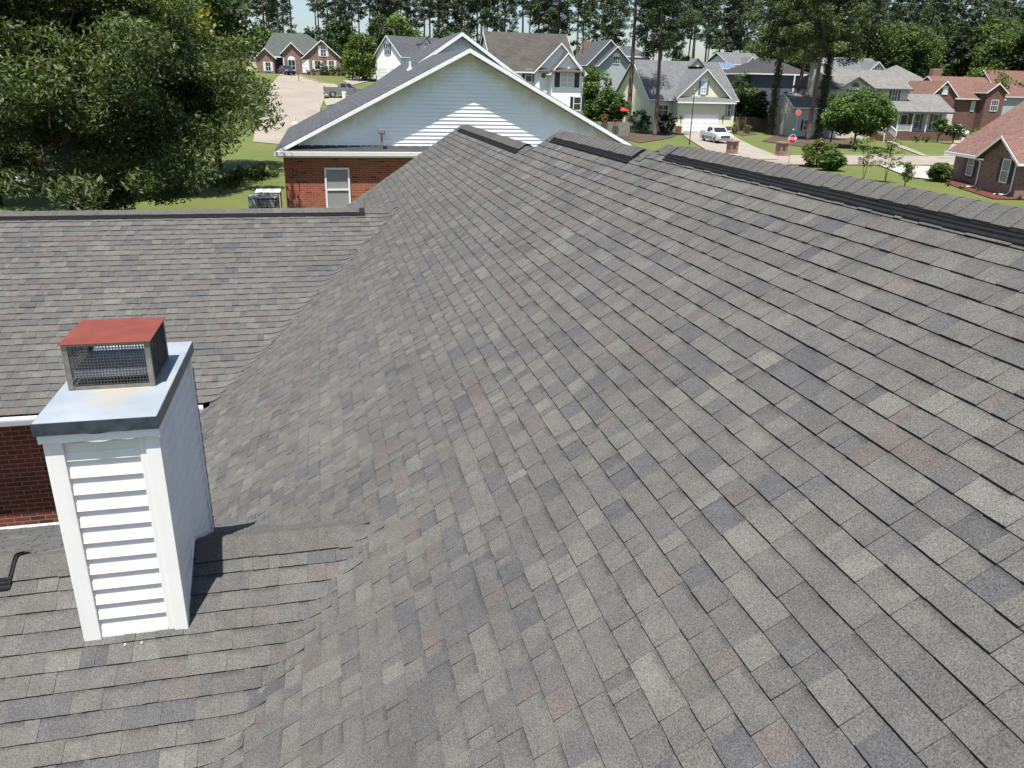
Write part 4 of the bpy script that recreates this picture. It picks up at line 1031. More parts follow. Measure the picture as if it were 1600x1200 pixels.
m = MB(); m.box(-.6, xg0-.36, -.62, -.4, zz-.22, zz-.01); m.box(-.62, -.5, -.39, 12.5, zz-.22, zz-.01); m.box(-.5, xg0-.02, -.39, -.01, zz-.16, zz-.12); m.build("gutter", M_TRIM, r)
for px, py, yl in ((1517, 258, 0), (1571, 267, -1.2)):
    u, z = loc_on(px, py, yl); h.window('f', yl, u, z, .92, 1.5, SHUT_BLK, (1, 2), M_GLASS_L)
for px0_, yl in ((1535, -1.2), (1592, -1.2)):
    u, z0 = loc_on(px0_, 245, yl); zb2 = -.0; m = MB()
    m.tube([(u-.25, yl-.35, z0+.02), (u-.2, yl-.3, z0-.1), (u+.06, yl-.06, z0-.38), (u+.06, yl-.06, zb2+.35), (u-.05, yl-.2, zb2+.15), (u-.9, yl-.5, zb2+.06)], .045, 8); m.build("downspout", M_TRIM, h.root)
J = h
# K: grey roofs and the dark blue house beyond the cream one
h = house_at("grey_gabled_house", "grey roofed house with one small white gable to the right behind the cream house", 1165, 150)
ez = h.Z(1165, 101); a, b = h.X(1140, 100), h.X(1196, 100); h.walls(a, b, 0, 11, -3, ez, SD_WHITE, 'x', .3); h.roof(a, b, 0, 11, ez, (h.Z(1165, 84, 5.5)-ez)/5.5, 'x', SH_GREY, .3, .3)
a, b = h.X(1166, 98, -1.5), h.X(1183, 98, -1.5); ez1 = h.Z(1174, 99, -1.5); fgable(h, a, b, -1.5, 4, -3, ez1, .95, SD_YEL, SH_GREY); h.window('f', -1.5, h.X(1174, 104, -1.5), h.Z(1174, 104, -1.5), .8, 1.2, None, (1, 2))
h = house_at("dark_blue_house", "dark blue-grey house in deep shade behind the cluster of tall trunks", 1195, 118)
ez = h.Z(1195, 113); a, b = h.X(1174, 120), h.X(1262, 120); h.walls(a, b, 0, 10, -1.5, ez, SD_DBLUE); h.hip(a, b, 0, 10, ez, .5, SH_CHAR, .5)
for p in (1188, 1226, 1244): h.window('f', 0, h.X(p, 150), 1.9, .7, 1.5, None, (1, 2))
h.b("porch_post", M_TRIM, h.X(1234, 150), h.X(1235.5, 150), -.6, -.45, -.5, ez-.3); h.b("porch_post", M_TRIM, h.X(1246, 150), h.X(1247.5, 150), -.6, -.45, -.5, ez-.3)
h = house_at("pale_blue_roofed_shed", "low building with a pale sky blue roof peeking above the cream house's ridge", 1130, 132)
a, b = h.X(1098, 100), h.X(1152, 100); ez = h.Z(1125, 107); h.walls(a, b, 0, 6, -2, ez, SD_WHITE); h.roof(a, b, 0, 6, ez, .3, 'x', plain("pale_blue_roof", linh(150, 176, 204), .35, .06, 3), .3, .3)
# house glimpsed under the oak
x = at(35, 300, 47).x; h = House("shaded_brick_house", "low brick house glimpsed beneath the big oak at the left edge", "house", (x, 47, terrain(x, 47)))
h.walls(-9, 6, 0, 9, -.5, 2.6, M_BRICK_N, 'x', .5); h.roof(-9, 6, 0, 9, 2.6, .52, 'x', SH_TAN, .4, .3)
h.window('f', 0, 1.8, 1.5, 1.0, 1.4, None, (1, 2)); h.window('f', 0, -2.5, 1.5, 1.0, 1.4, None, (1, 2)); h.door('f', 0, -.2, 0, 1.0, 2.05, DOOR_W)
h = house_at("grey_roofed_house", "grey roof half hidden by the oak to the left of the rose brick house", 395, 165)
a, b = h.X(380, 80), h.X(412, 80); h.walls(a, b, 0, 10, -2, h.Z(395, 82), SD_TAN); h.hip(a, b, 0, 10, h.Z(395, 80), .55, SH_BLUE)
#__END_H__

# ------------------------------------------------------------------ vegetation
NR_ = np.random.default_rng(7)
def leaf_mesh(name, C, Ln, Wd, colr, up=.5, hang=0., mat=None, rg=None):
    """small diamond leaves at points C; up = how far they lie flat, hang = droop of the tips"""
    rg = rg or NR_; n = len(C)
    nrm = rg.normal(size=(n, 3)); nrm /= np.linalg.norm(nrm, axis=1, keepdims=True); nrm[:, 2] = np.abs(nrm[:, 2])+up
    nrm /= np.linalg.norm(nrm, axis=1, keepdims=True)
    t = rg.normal(size=(n, 3)); t -= nrm*np.sum(t*nrm, axis=1, keepdims=True); t /= np.linalg.norm(t, axis=1, keepdims=True)
    t[:, 2] -= hang; t /= np.linalg.norm(t, axis=1, keepdims=True)
    b = np.cross(nrm, t); b /= np.linalg.norm(b, axis=1, keepdims=True)
    s = rg.uniform(.7, 1.3, (n, 1)); L_ = t*s*Ln/2; W_ = b*s*Wd/2
    V = np.empty((n, 4, 3)); V[:, 0] = C-L_; V[:, 1] = C+W_; V[:, 2] = C+L_; V[:, 3] = C-W_
    me = bpy.data.meshes.new(name); me.vertices.add(n*4); me.vertices.foreach_set("co", V.ravel())
    me.loops.add(n*4); me.loops.foreach_set("vertex_index", np.arange(n*4, dtype=np.int32))
    me.polygons.add(n); me.polygons.foreach_set("loop_start", np.arange(0, n*4, 4, dtype=np.int32))
    me.update(calc_edges=True); me.validate()
    a = me.color_attributes.new("Col", 'FLOAT_COLOR', 'CORNER'); cc = np.ones((n, 4, 4)); cc[:, :, :3] = colr[:, None, :]
    a.data.foreach_set("color", cc.ravel()); me.materials.append(mat or M_LEAF); return me
def clump_pts(rg, centers, radii, per):
    out = []; cid = []
    for i, (c, r) in enumerate(zip(centers, radii)):
        k = max(3, int(per*(r[0]*r[1]*r[2])**(2/3))) if per > 0 else int(-per)
        d = rg.normal(size=(k, 3)); d /= np.linalg.norm(d, axis=1, keepdims=True)
        out.append(np.asarray(c)+d*np.asarray(r)*rg.uniform(.45, 1.05, (k, 1))); cid += [i]*k
    return np.concatenate(out), np.array(cid)
def tint(rg, n, base, cid=None, var=.22, hue=.12):
    base = np.array(base); f = rg.lognormal(0, var, (n, 1))
    if cid is not None: f *= rg.lognormal(0, .2, (cid.max()+1, 1))[cid]
    c = base[None, :]*f; c[:, 0] *= 1+rg.normal(0, hue, n); return np.clip(c, .003, .5)
def add_mesh(name, me, parent):
    o = bpy.data.objects.new(name, me); COL.objects.link(o); o.parent = parent; return o

G_OAK, G_PINE, G_MID, G_LIGHT, G_DARK, G_YEL = (.068, .088, .030), (.066, .090, .040), (.060, .100, .024), (.085, .125, .026), (.030, .052, .018), (.13, .14, .025)

# the big oak at the left
def big_oak():
    rg = np.random.default_rng(3); Y = 26.5; Q = .86; bx = at(112, 300, Y).x; z0 = terrain(bx, Y)
    t = thing("oak_tree", "huge dark willow oak with a dense drooping crown filling the upper left corner", "tree", (bx, Y, z0))
    m = MB(); m.tube([tuple(v*Q for v in p_) for p_ in [(0, 0, -.3), (.05, 0, .6), (.1, .1, 2.6), (.2, .1, 5.2), (.1, 0, 9.), (0, .2, 13)]], [.38, .27, .25, .22, .15, .05], 12)
    cents = []; rad = []
    r_ = random.Random(4)
    for k in range(34):
        a = 2*math.pi*k*.618+r_.uniform(-.2, .2); zb = 2.2+9.5*(k/34)+r_.uniform(-.4, .4); ln = r_.uniform(7.2, 9.8)*(1-.60*(zb-2.2)/9.5)
        rise = r_.uniform(.05, .42); pts = [(.15, .05, zb)]
        for q in range(1, 6):
            f = q/5; pts.append((math.cos(a)*ln*f+r_.uniform(-.3, .3), math.sin(a)*ln*f+r_.uniform(-.3, .3), zb+ln*f*rise-1.9*f*f*f+r_.uniform(-.2, .2)))
        pe = Vector((bx+Q*pts[-1][0], Y+Q*pts[-1][1], z0+Q*pts[-1][2]-CZ)); ce = pe.dot(FW); ex, ey = 800+FPX*pe.dot(RT)/ce, 600-FPX*pe.dot(UP)/ce
        if ex < 425 and ey < pl(ex, [(225, 300), (345, 215), (440, 190)]): m.tube([tuple(v*Q for v in p_) for p_ in pts], [.09, .075, .06, .042, .03, .012], 6)
        for q in range(13):
            f = r_.uniform(.32, 1.04); i = min(4, int(f*5)); w_ = f*5-i; p = [pts[i][j]+(pts[i+1][j]-pts[i][j])*min(1, w_) for j in range(3)]
            s = 1.6*f
            cents.append((p[0]+r_.uniform(-s, s), p[1]+r_.uniform(-s, s), p[2]+r_.uniform(-.7, 1.1)))
            k_ = r_.uniform(.6, 1.25); rad.append((k_, k_, k_*.62))
    # low drooping skirts: left and centre hang nearly to the ground, the right side stays high
    for k in range(85):
        a = r_.uniform(0, 2*math.pi); d = r_.uniform(4.5, 9.2); cents.append((math.cos(a)*d, math.sin(a)*d, r_.uniform(.9, 4.2))); k_ = r_.uniform(.6, 1.15); rad.append((k_, k_, k_*.6))
    print('oak clumps', len(cents)); cents = [tuple(v*Q for v in c) for c in cents]; rad = [tuple(v*Q for v in r) for r in rad]
    C = []; Rr = []
    for c, r in zip(cents, rad):
        w = Vector((bx+c[0], Y+c[1], z0+c[2]-CZ)); cam = (w.dot(RT), -w.dot(UP), w.dot(FW)); px, py = 800+FPX*cam[0]/cam[2], 600+FPX*cam[1]/cam[2]
        lim = pl(px, [(-400, 420), (150, 400), (225, 330), (300, 300), (345, 225), (440, 205)])
        mg = FPX*r[0]/cam[2]
        if py+mg*.5 > lim or px+mg*.8 > 446-max(0, py-205)*.4: continue
        if 0 < px < 80 and py > 300: continue
        C.append(c); Rr.append(r)
    # the low limb reaching right in front of the neighbour's lawn
    tipw = at(428, 266, 25.0); tl = (tipw.x-bx, 25.0-Y, tipw.z-z0); st = (4.4, -1.0, 2.9)
    for q in range(16):
        f = q/15; C.append(tuple(st[i]+(tl[i]-st[i])*f+r_.uniform(-.16, .16) for i in range(3))); k_ = r_.uniform(.25, .48)*(1-.4*f); Rr.append((k_, k_, k_*.5))
    m.tube([(.2, 0, 3.4), (2.4, -.6, 3.2), st, tl], [.10, .07, .04, .01], 6)
    m.build("trunk", M_BARK_D, t, smooth=True)
    P_, cid = clump_pts(rg, C, Rr, 1250)
    me = leaf_mesh("crown", P_, .17, .05, tint(rg, len(P_), G_OAK, cid, .28), .3, .45, rg=rg); add_mesh("crown", me, t)
big_oak()

def Y_far(loc): return loc[1] > 120 or loc[1] == 0
def bushy(name, label, cat, loc, w, h, base, per=60, n=34, seed=1, trunk=.18, leaf=(.26, .15), zlow=.18, group=None, flat=.75, barkm=None, mat=None, d=None):
    """a broad-leaved tree or shrub: leafy clumps spread through an uneven crown over a forked trunk"""
    rg = np.random.default_rng(seed); r_ = random.Random(seed); d = d or w
    t = thing(name, label, cat, loc, 0, group); cz, rz = h*(1+zlow)/2, h*(1-zlow)/2
    C = []; R_ = []
    for k in range(n):
        v = rg.normal(size=3); v /= np.linalg.norm(v); q = rg.uniform(.5, .93) if n < 100 else rg.uniform(.62, .9)
        c = np.array([v[0]*w/2*q, v[1]*d/2*q, cz+v[2]*rz*q]); C.append(c); k_ = w*rg.uniform(.11, .2); R_.append((k_, k_, k_*flat*min(1.2, h/w)))
    P_, cid = clump_pts(rg, C, R_, (.62 if Y_far(loc) else .75)*9.4/(leaf[0]*leaf[1]/2))
    me = leaf_mesh("crown" if trunk else "foliage", P_, leaf[0], leaf[1], tint(rg, len(P_), base, cid), .45, .1, mat=mat, rg=rg); add_mesh("crown" if trunk else "foliage", me, t)
    m = MB()
    if trunk:
        m.tube([(0, 0, -.3), (.03, 0, h*.2), (r_.uniform(-.1, .1), .05, h*.45), (0, 0, h*.8)], [trunk, trunk*.8, trunk*.55, trunk*.15], 8)
        for k in range(7):
            a = k*2.4; m.tube([(0, 0, h*(.2+.06*k)), (math.cos(a)*w*.2, math.sin(a)*d*.2, h*(.38+.06*k)), (math.cos(a)*w*.38, math.sin(a)*d*.38, h*(.46+.05*k))], [trunk*.45, trunk*.28, trunk*.08], 5)
        m.build("trunk", barkm or M_BARK_D, t, smooth=True)
    else:
        for k in range(6):
            a = k*1.05; m.tube([(0, 0, -.1), (math.cos(a)*w*.15, math.sin(a)*d*.15, h*.4), (math.cos(a)*w*.3, math.sin(a)*d*.3, h*.7)], [.03, .02, .008], 5)
        m.build("stem", M_BARK_D, t)
    return t
def G(px, py): return tuple(ground(px, py))
def on(px, Y): x = at(px, 150, Y).x; return (x, Y, terrain(x, Y))
def sz(px, Y): return px*Y/1224.

bushy("leafy_tree", "bright yellow-green tree showing through gaps behind the big oak", "tree", on(262, 44), 8, 9.5, G_YEL, 45, 30, 21, .2, (.3, .18))
bushy("leafy_tree", "fresh green tree in the top left corner behind the oak's left side", "tree", on(-40, 40), 9, 15, G_LIGHT, 45, 40, 22, .25, (.3, .18))
bushy("leafy_tree", "dark tree filling the gaps behind the middle of the oak's crown", "tree", on(150, 52), 16, 17, G_DARK, 30, 60, 23, .3, (.4, .25))
bushy("leafy_tree", "dark tree behind the oak's right side, below the distant pines", "tree", on(330, 60), 9, 13, G_DARK, 35, 40, 24, .25, (.4, .25))
bushy("leafy_tree", "light green rounded tree beside the rose brick house", "tree", on(568, 140), sz(52, 140), sz(66, 140), G_LIGHT, 22, 44, 25, .2, (.42, .26), .05)
bushy("leafy_tree", "dark green tree between the rose brick house and the light green rounded one", "tree", on(547, 158), sz(36, 158), sz(78, 158), G_DARK, 18, 40, 26, .2, (.5, .3), .1)
bushy("leafy_tree", "dark leafy tree left of the dormered white house", "tree", on(596, 160), sz(50, 160), sz(84, 160), G_DARK, 18, 40, 27, .2, (.5, .3), .05)
bushy("leafy_tree", "bright green flat topped crown behind the dormered white house", "tree", on(628, 164), sz(62, 164), sz(78, 164), G_LIGHT, 14, 44, 28, .2, (.5, .3), .1)
bushy("leafy_tree", "yellowish small tree just right of the rose brick house", "tree", on(547, 145), sz(22, 145), sz(52, 145), (.08, .11, .03), 20, 26, 29, .14, (.4, .25), .1)
for i, (px, w, hh, b, l) in enumerate(((493, 8, 10, G_MID, "low bush left of the cone shaped shrub under the brick gable"), (507, 17, 22, G_DARK, "dark cone shaped shrub in front of the rose brick gable"), (521, 14, 13, G_MID, "green bush right of the cone shaped shrub"), (484, 7, 8, (.16, .09, .03), "orange flowering bush beside the small white garage door"), (533, 18, 16, G_LIGHT, "light green bush at the right corner of the rose brick house"))):
    bushy("shrub", l, "shrub", on(px, 149), sz(w, 149), sz(hh, 149), b, 30, 16, 40+i, 0, (.32, .2), .02, "shrubs before the rose brick house")
bushy("leafy_tree", "rounded green tree below the blue-grey gables, left one of two", "tree", on(932, 103), sz(54, 103), sz(96, 103), G_MID, 26, 60, 31, .2, (.36, .22), .03)
bushy("leafy_tree", "rounded green tree beside the left tall pine trunk, lower right of the pair", "tree", on(958, 100), sz(56, 100), sz(72, 100), (.055, .10, .022), 26, 54, 32, .2, (.36, .22), .0)
bushy("leafy_tree", "yellow-green young tree left of the blue-grey gabled house", "tree", on(922, 120), sz(26, 120), sz(80, 120), G_LIGHT, 22, 30, 33, .15, (.36, .22), .1)
bushy("shrub", "dark bushy shrub between the two tall pine trunks", "shrub", on(1004, 104), sz(36, 104), sz(36, 104), G_DARK, 34, 26, 34, 0, (.3, .2), .02)
bushy("shrub", "dark burgundy leaved shrub beside the cream house's garage", "shrub", on(1044, 103), sz(36, 103), sz(35, 103), (.035, .022, .018), 34, 26, 35, 0, (.3, .2), .02)
bushy("shrub", "small clipped green shrub right of the garage", "shrub", on(1153, 104), sz(15, 104), sz(18, 104), G_MID, 30, 14, 36, 0, (.24, .16), .02)
bushy("leafy_tree", "big dark rounded evergreen to the right of the cream house", "tree", on(1176, 111), sz(62, 111), sz(66, 111), G_DARK, 26, 60, 37, .2, (.36, .22), .0)
bushy("leafy_tree", "lighter green treetop above the dark rounded evergreen", "tree", on(1162, 119), sz(40, 119), sz(82, 119), G_LIGHT, 22, 34, 38, .2, (.36, .22), .1)
bushy("leafy_tree", "full round green tree on the lawn before the porch house", "tree", on(1347, 84), sz(104, 84), sz(88, 84), (.066, .115, .028), 34, 110, 39, .14, (.3, .17), .2)
bushy("leafy_tree", "slim shaded tree left of the round lawn tree", "tree", on(1309, 88), sz(40, 88), sz(84, 88), G_MID, 30, 36, 50, .1, (.3, .17), .25)
bushy("shrub", "small dark round shrub under the lawn tree", "shrub", on(1351, 79), sz(22, 79), sz(20, 79), G_DARK, 40, 18, 51, 0, (.22, .14), .02)
bushy("shrub", "loose yellowish green shrub beyond the ridge, left of the round bush", "shrub", on(1292, 62), sz(54, 62), sz(46, 62), (.095, .115, .03), 42, 70, 52, 0, (.3, .08), .02)
bushy("shrub", "rounded green bush beyond the ridge, right of the loose yellowish shrub", "shrub", on(1317, 59), sz(42, 59), sz(34, 59), (.066, .11, .028), 60, 110, 53, 0, (.16, .12), .02)
p = ground(1466, 284); bushy("shrub", "clipped ball shaped hedge at the corner of the brown brick house", "shrub", tuple(p), sz(38, p.y), sz(34, p.y), (.058, .10, .024), 90, 110, 54, 0, (.13, .09), .02)
for i, (px, py) in enumerate(((1481, 291), (1502, 295), (1527, 300), (1559, 306), (1592, 312))):
    p = ground(px, py); bushy("shrub", ["small green shrub nearest the ball hedge in the red mulch", "small shrub left of the first white downspout", "small shrub right of the first downspout's foot", "small shrub between the two white downspouts", "small shrub at the photo's right edge in the mulch"][i], "shrub", tuple(p), sz(12, p.y), sz(8, p.y), G_MID, 120, 12, 60+i, 0, (.09, .06), .02, "shrubs in the red mulch bed")
for i, (px, w, hh) in enumerate(((1446, 13, 13), (1461, 14, 14))):
    bushy("shrub", ["left of two round shrubs before the porch", "right of two round shrubs before the porch"][i], "shrub", on(px, 93.5), sz(w, 93), sz(hh, 93), G_MID, 50, 18, 70+i, 0, (.2, .13), .02, "round shrubs before the porch")
for i, (px, Y, w, hh, b) in enumerate(((1479, 94, 26, 40, (.06, .10, .03)), (1504, 91, 34, 36, (.055, .075, .022)))):
    bushy("leafy_tree", ["small upright tree at the right end of the porch", "small spreading tree beside the parked white car"][i], "tree", on(px, Y), sz(w, Y), sz(hh, Y), b, 34, 30, 74+i, .08, (.26, .16), .3)
bushy("shrub", "yellow flowering hedge below the rust roofed house's big window", "shrub", on(1546, 108), sz(30, 108), sz(9, 108), (.16, .15, .025), 50, 22, 77, 0, (.2, .13), .02)
bushy("shrub", "green hedge left of the yellow flowering one", "shrub", on(1525, 107), sz(26, 107), sz(9, 107), G_MID, 50, 20, 78, 0, (.2, .13), .02)
bushy("shrub", "dark olive bush at the right edge behind the red roof", "shrub", on(1592, 100), sz(40, 100), sz(44, 100), (.04, .06, .02), 34, 34, 79, 0, (.3, .2), .02)
bushy("leafy_tree", "rounded green tree rising behind the porch house roof", "tree", on(1405, 112), sz(44, 112), sz(78, 112), (.05, .085, .03), 24, 40, 80, .2, (.36, .22), .2)
bushy("leafy_tree", "low green tree between the two grey roofs behind the porch house", "tree", on(1338, 128), sz(34, 128), sz(62, 128), (.07, .11, .03), 24, 30, 81, .2, (.36, .22), .2)
bushy("leafy_tree", "leafy light green tree above the right rust roof", "tree", on(1565, 142), sz(110, 142), sz(130, 142), (.06, .085, .026), 16, 80, 82, .3, (.5, .3), .15)
bushy("leafy_tree", "tall leafy tree closing the view at the top right corner", "tree", on(1625, 134), sz(110, 134), sz(210, 134), (.045, .07, .026), 14, 90, 83, .3, (.5, .3), .1)
bushy("leafy_tree", "bright green thicket above the rust roofs", "tree", on(1540, 134), sz(90, 134), sz(76, 134), (.085, .12, .03), 18, 60, 84, .2, (.45, .28), .05)

# saplings with a few loose leaves beyond the ridge
def sapling(label, px, Y, h, seed):
    rg = np.random.default_rng(seed); r_ = random.Random(seed); loc = on(px, Y); t = thing("sapling", label, "sapling", loc, 0, "young saplings beyond the ridge")
    m = MB(); pts = []
    for s in range(3):
        a = s*2.1+r_.random(); tp = (math.cos(a)*h*.16, math.sin(a)*h*.16, h*r_.uniform(.8, 1)); m.tube([(0, 0, -.1), (tp[0]*.3, tp[1]*.3, h*.4), tp], [.022, .014, .004], 5)
        for k in range(9):
            f = r_.uniform(.3, 1); b = (tp[0]*f, tp[1]*f, tp[2]*f); aa = r_.uniform(0, 6.28); l = h*r_.uniform(.1, .24); e = (b[0]+math.cos(aa)*l, b[1]+math.sin(aa)*l, b[2]+l*.35); m.tube([b, e], [.007, .003], 4); pts.append(e); pts.append(tuple((b[i]+e[i])/2 for i in range(3)))
    m.build("stem", M_BARK_D, t)
    P_, cid = clump_pts(rg, pts, [(.2, .2, .14)]*len(pts), -14)
    add_mesh("foliage", leaf_mesh("foliage", P_, .2, .07, tint(rg, len(P_), (.10, .14, .036), cid), .3, .4, rg=rg), t)
sapling("taller wispy sapling before the new concrete driveway, left of the pair", 1372, 52, 3.4, 1)
sapling("wispy sapling before the new concrete driveway, right of the pair", 1408, 51, 3.1, 2)
sapling("short wispy sapling left of the ball shaped hedge", 1441, 48, 1.7, 3)

# tall pines: seven grown once, then copied
def pine_parts(seed, h, crown_lo, spread, per, thick, base, leaf=(.5, .13), nb=30):
    rg = np.random.default_rng(seed); r_ = random.Random(seed); m = MB(); lean = (r_.uniform(-.5, .5), r_.uniform(-.5, .5))
    ax = lambda f: (lean[0]*f*f+.12*math.sin(f*5+seed), lean[1]*f*f, h*f)
    m.tube([(0, 0, -.4)]+[ax(f) for f in (.02, .15, .3, .5, .7, .85, .97)], [thick*1.25, thick, thick*.86, thick*.76, thick*.6, thick*.42, thick*.25, thick*.06], 9)
    C = []; R_ = []
    for k in range(nb):
        f = crown_lo+(1-crown_lo)*(k+r_.random()*.8)/nb; b = ax(f); a = k*2.4+r_.uniform(-.5, .5)
        prof = math.sin(min(1, .22+(1-(f-crown_lo)/(1-crown_lo))*.95)*math.pi*.62)
        l = spread*prof*r_.uniform(.45, 1.05); rise = r_.uniform(-.08, .3)
        e = (b[0]+math.cos(a)*l, b[1]+math.sin(a)*l, b[2]+l*rise); m.tube([b, tuple((b[i]*.5+e[i]*.5)+(.12 if i == 2 else 0) for i in range(3)), e], [thick*.17, thick*.1, .02], 4)
        for q in range(3):
            g = r_.uniform(.4, 1.05); C.append(tuple(b[i]+(e[i]-b[i])*g+r_.uniform(-.35, .35) for i in range(3))); k_ = r_.uniform(.55, 1.05)*(spread/3.6); R_.append((k_, k_, k_*.55))
    P_, cid = clump_pts(rg, C, R_, per*2.3)
    cm = leaf_mesh("crown", P_, leaf[0], leaf[1], tint(rg, len(P_), base, cid, .25), .15, 0, mat=M_NEEDLE, rg=rg)
    return m, cm
def pine(label, loc, seed, h, lo, spread, per, thick, base=G_PINE, leaf=(.5, .13), nb=30, bark=None, group=None, rz=0.):
    m, cm = pine_parts(seed, h, lo, spread, per, thick, base, leaf, nb); t = thing("pine_tree", label, "tree", loc, rz, group)
    m.build("trunk", bark or M_BARK, t, smooth=True); add_mesh("crown", cm, t); return t
p = ground(979, 206); pine("tall bare pine trunk rising left of the cream house, the left of two", tuple(p), 101, 25, .64, 5.5, 50, .36, leaf=(.4, .09), nb=26)
p = ground(1022, 212); pine("tall trunk with a dense dark crown rising before the cream house's left half", tuple(p), 102, 22, .44, 4.2, 75, .30, G_DARK, leaf=(.4, .13), nb=40)
for i, (px, py, h, lo, sp, th, b, lab) in enumerate(((1203, 210, 24, .40, 5.2, .38, (.070, .092, .030), "leftmost of the four tall trunks clustered by the stop sign"),
        (1240, 205, 25, .42, 5.0, .34, (.062, .084, .030), "slender pale trunk, second of the clustered four by the stop sign"),
        (1262, 219, 25, .46, 4.2, .34, (.074, .094, .030), "pale grey trunk right of the red sign, third of the clustered four"),
        (1277, 219, 24, .40, 4.6, .36, (.074, .092, .028), "ivy covered trunk, rightmost of the clustered four"))):
    p = ground(px, py); t = pine(lab, tuple(p), 110+i, h, lo, sp, 70, th, b, leaf=(.38, .13), nb=44, bark=M_BARK_D if i in (0, 3) else M_BARK)
    if i in (0, 3):
        rg = np.random.default_rng(9+i); n = 2600 if i == 3 else 1500; a = rg.uniform(0, 6.283, n); z = rg.uniform(.4, 12, n); rr = th*(1.05-z*.02)+np.abs(rg.normal(0, .16, n))
        P_ = np.stack([np.cos(a)*rr, np.sin(a)*rr, z], 1); add_mesh("ivy", leaf_mesh("ivy", P_, .2, .15, tint(rg, n, (.035, .055, .018)), .1, .3, rg=rg), t)
protos = []
for i in range(7):
    h = (24, 26, 23, 27, 25, 22, 28)[i]; lo = (.42, .5, .36, .55, .45, .34, .5)[i]; sp = (3.6, 3.2, 4.2, 3.4, 3.8, 4.4, 3.4)[i]
    protos.append(pine("pine", (0, 0, 0), 200+i, h, lo, sp, 30, .26, (G_PINE, (.060, .080, .034), (.050, .072, .036))[i % 3], (.62, .2), 37))
bprotos = [bushy("leafy_tree", "tree", "tree", (0, 0, 0), 8, 9.5, (G_DARK, G_MID, (.034, .058, .02), (.06, .09, .026))[i], 13, 40, 300+i, .22, (.6, .38), .04) for i in range(4)]
bigp = [bushy("leafy_tree", "tree", "tree", (0, 0, 0), 12, 17, ((.060, .084, .032), (.074, .10, .032))[i], 13, 90, 320+i, .3, (.55, .3), .05) for i in range(2)]
used = set(); r_ = random.Random(77)
ZONES = ((415, "behind the big oak"), (540, "behind the rose brick house"), (600, "behind the light green rounded tree"), (760, "behind the dormered white house"), (905, "behind the tall white mottled roofed house"), (1000, "behind the blue-grey gabled house"), (1140, "behind the cream house"), (1200, "behind the small white gable"), (1310, "behind the dark blue house"), (1400, "behind the slate grey gabled roof"), (1480, "behind the broad hipped roof"), (9999, "behind the rust roofed houses"))
def zone(px): return next(z for lim, z in ZONES if px < lim)
def plant(src, px, Y, s, lab, grp, cat="tree"):
    x = at(px, 120, Y).x; k = id(src)
    if k not in used: used.add(k); o = src
    else: o = copy_tree(src)
    o.location = (x, Y, terrain(x, Y)-.1); o.rotation_euler = (0, 0, r_.uniform(0, 6.28)); o.scale = (s*r_.uniform(.9, 1.1),)*2+(s,)
    o['label'] = lab; o['category'] = cat; o['group'] = grp
spots = []
for row, (Y0, n, a, b) in enumerate(((178, 32, 390, 1640), (192, 34, 380, 1660), (208, 36, 360, 1700), (158, 14, 1200, 1660), (226, 26, 360, 1700))):
    for k in range(n):
        px = a+(b-a)*(k+r_.uniform(.1, .9))/n
        spots.append((px, Y0+r_.uniform(-6, 6)))
for k, (px, Y) in enumerate(spots):
    if 915 < px < 985 and r_.random() < .55 or 440 < px < 580 and r_.random() < .25: continue
    plant(protos[k % 7], px, Y, r_.uniform(.85, 1.15), "tall pine in the dense stand "+zone(px), "pines "+zone(px))
for k in range(24):
    px = 1190+500*(k+r_.random())/24; Y = r_.uniform(150, 178)
    plant(bigp[k % 2], px, Y, r_.uniform(.6, 1.05), "big leafy tree among the pines "+zone(px), "leafy trees "+zone(px))
for k in range(64):
    px = 370+1300*(k+r_.random())/64; Y = r_.choice((168, 182, 200))+r_.uniform(-5, 5)
    plant(bprotos[r_.randrange(4)], px, Y, r_.uniform(.55, 1.05), "low leafy tree under the pines "+zone(px), "understorey trees "+zone(px))
#__END_T__

# ------------------------------------------------------------------ vehicles
GLASS_CAR = plain("tinted_car_glass", (.02, .022, .026), .08, .2, 3, spec=.7)
TYRE = plain("tyre_rubber", (.018, .018, .018), .85, .2, 10); RIM = plain("alloy_rim", (.42, .42, .42), .35, .1, 8, metal=.8)
CHROME = plain("bumper_chrome", (.5, .5, .5), .25, .1, 8, metal=.9); LAMP = plain("headlamp_glass", (.6, .6, .6), .15, .1, 8); TAIL = plain("tail_lamp_red", (.25, .012, .01), .3, .1, 8)
def paint(name, c): return plain(name, c, .28, .03, 3, spec=.6)
def wheels(t, xs, w, r=.38):
    for x in xs:
        for sy in (-1, 1):
            m = MB(); y0 = sy*(w/2-.26); y1 = sy*(w/2-.01); m.tube([(x, y0, r), (x, y0+sy*.03, r), (x, y1-sy*.03, r), (x, y1, r)], [r-.05, r, r, r-.05], 18); wh = m.build("wheel", TYRE, t)
            m = MB(); m.tube([(x, y1+sy*.001, r), (x, y1+sy*.012, r)], [r*.62, r*.56], 14); m.build("rim", RIM, wh)
def body_prism(t, name, sec, w, mat, bev=.05, parent=None):
    m = MB(); m.prism(sec, -w/2, w/2, lambda u, v, q: (u, q, v)); return m.build(name, mat, parent or t, bevel=bev)
def arch(x, r=.45, z0=.36, n=8): return [(x-r*math.cos(math.pi*k/n), z0+r*math.sin(math.pi*k/n)) for k in range(n+1)]
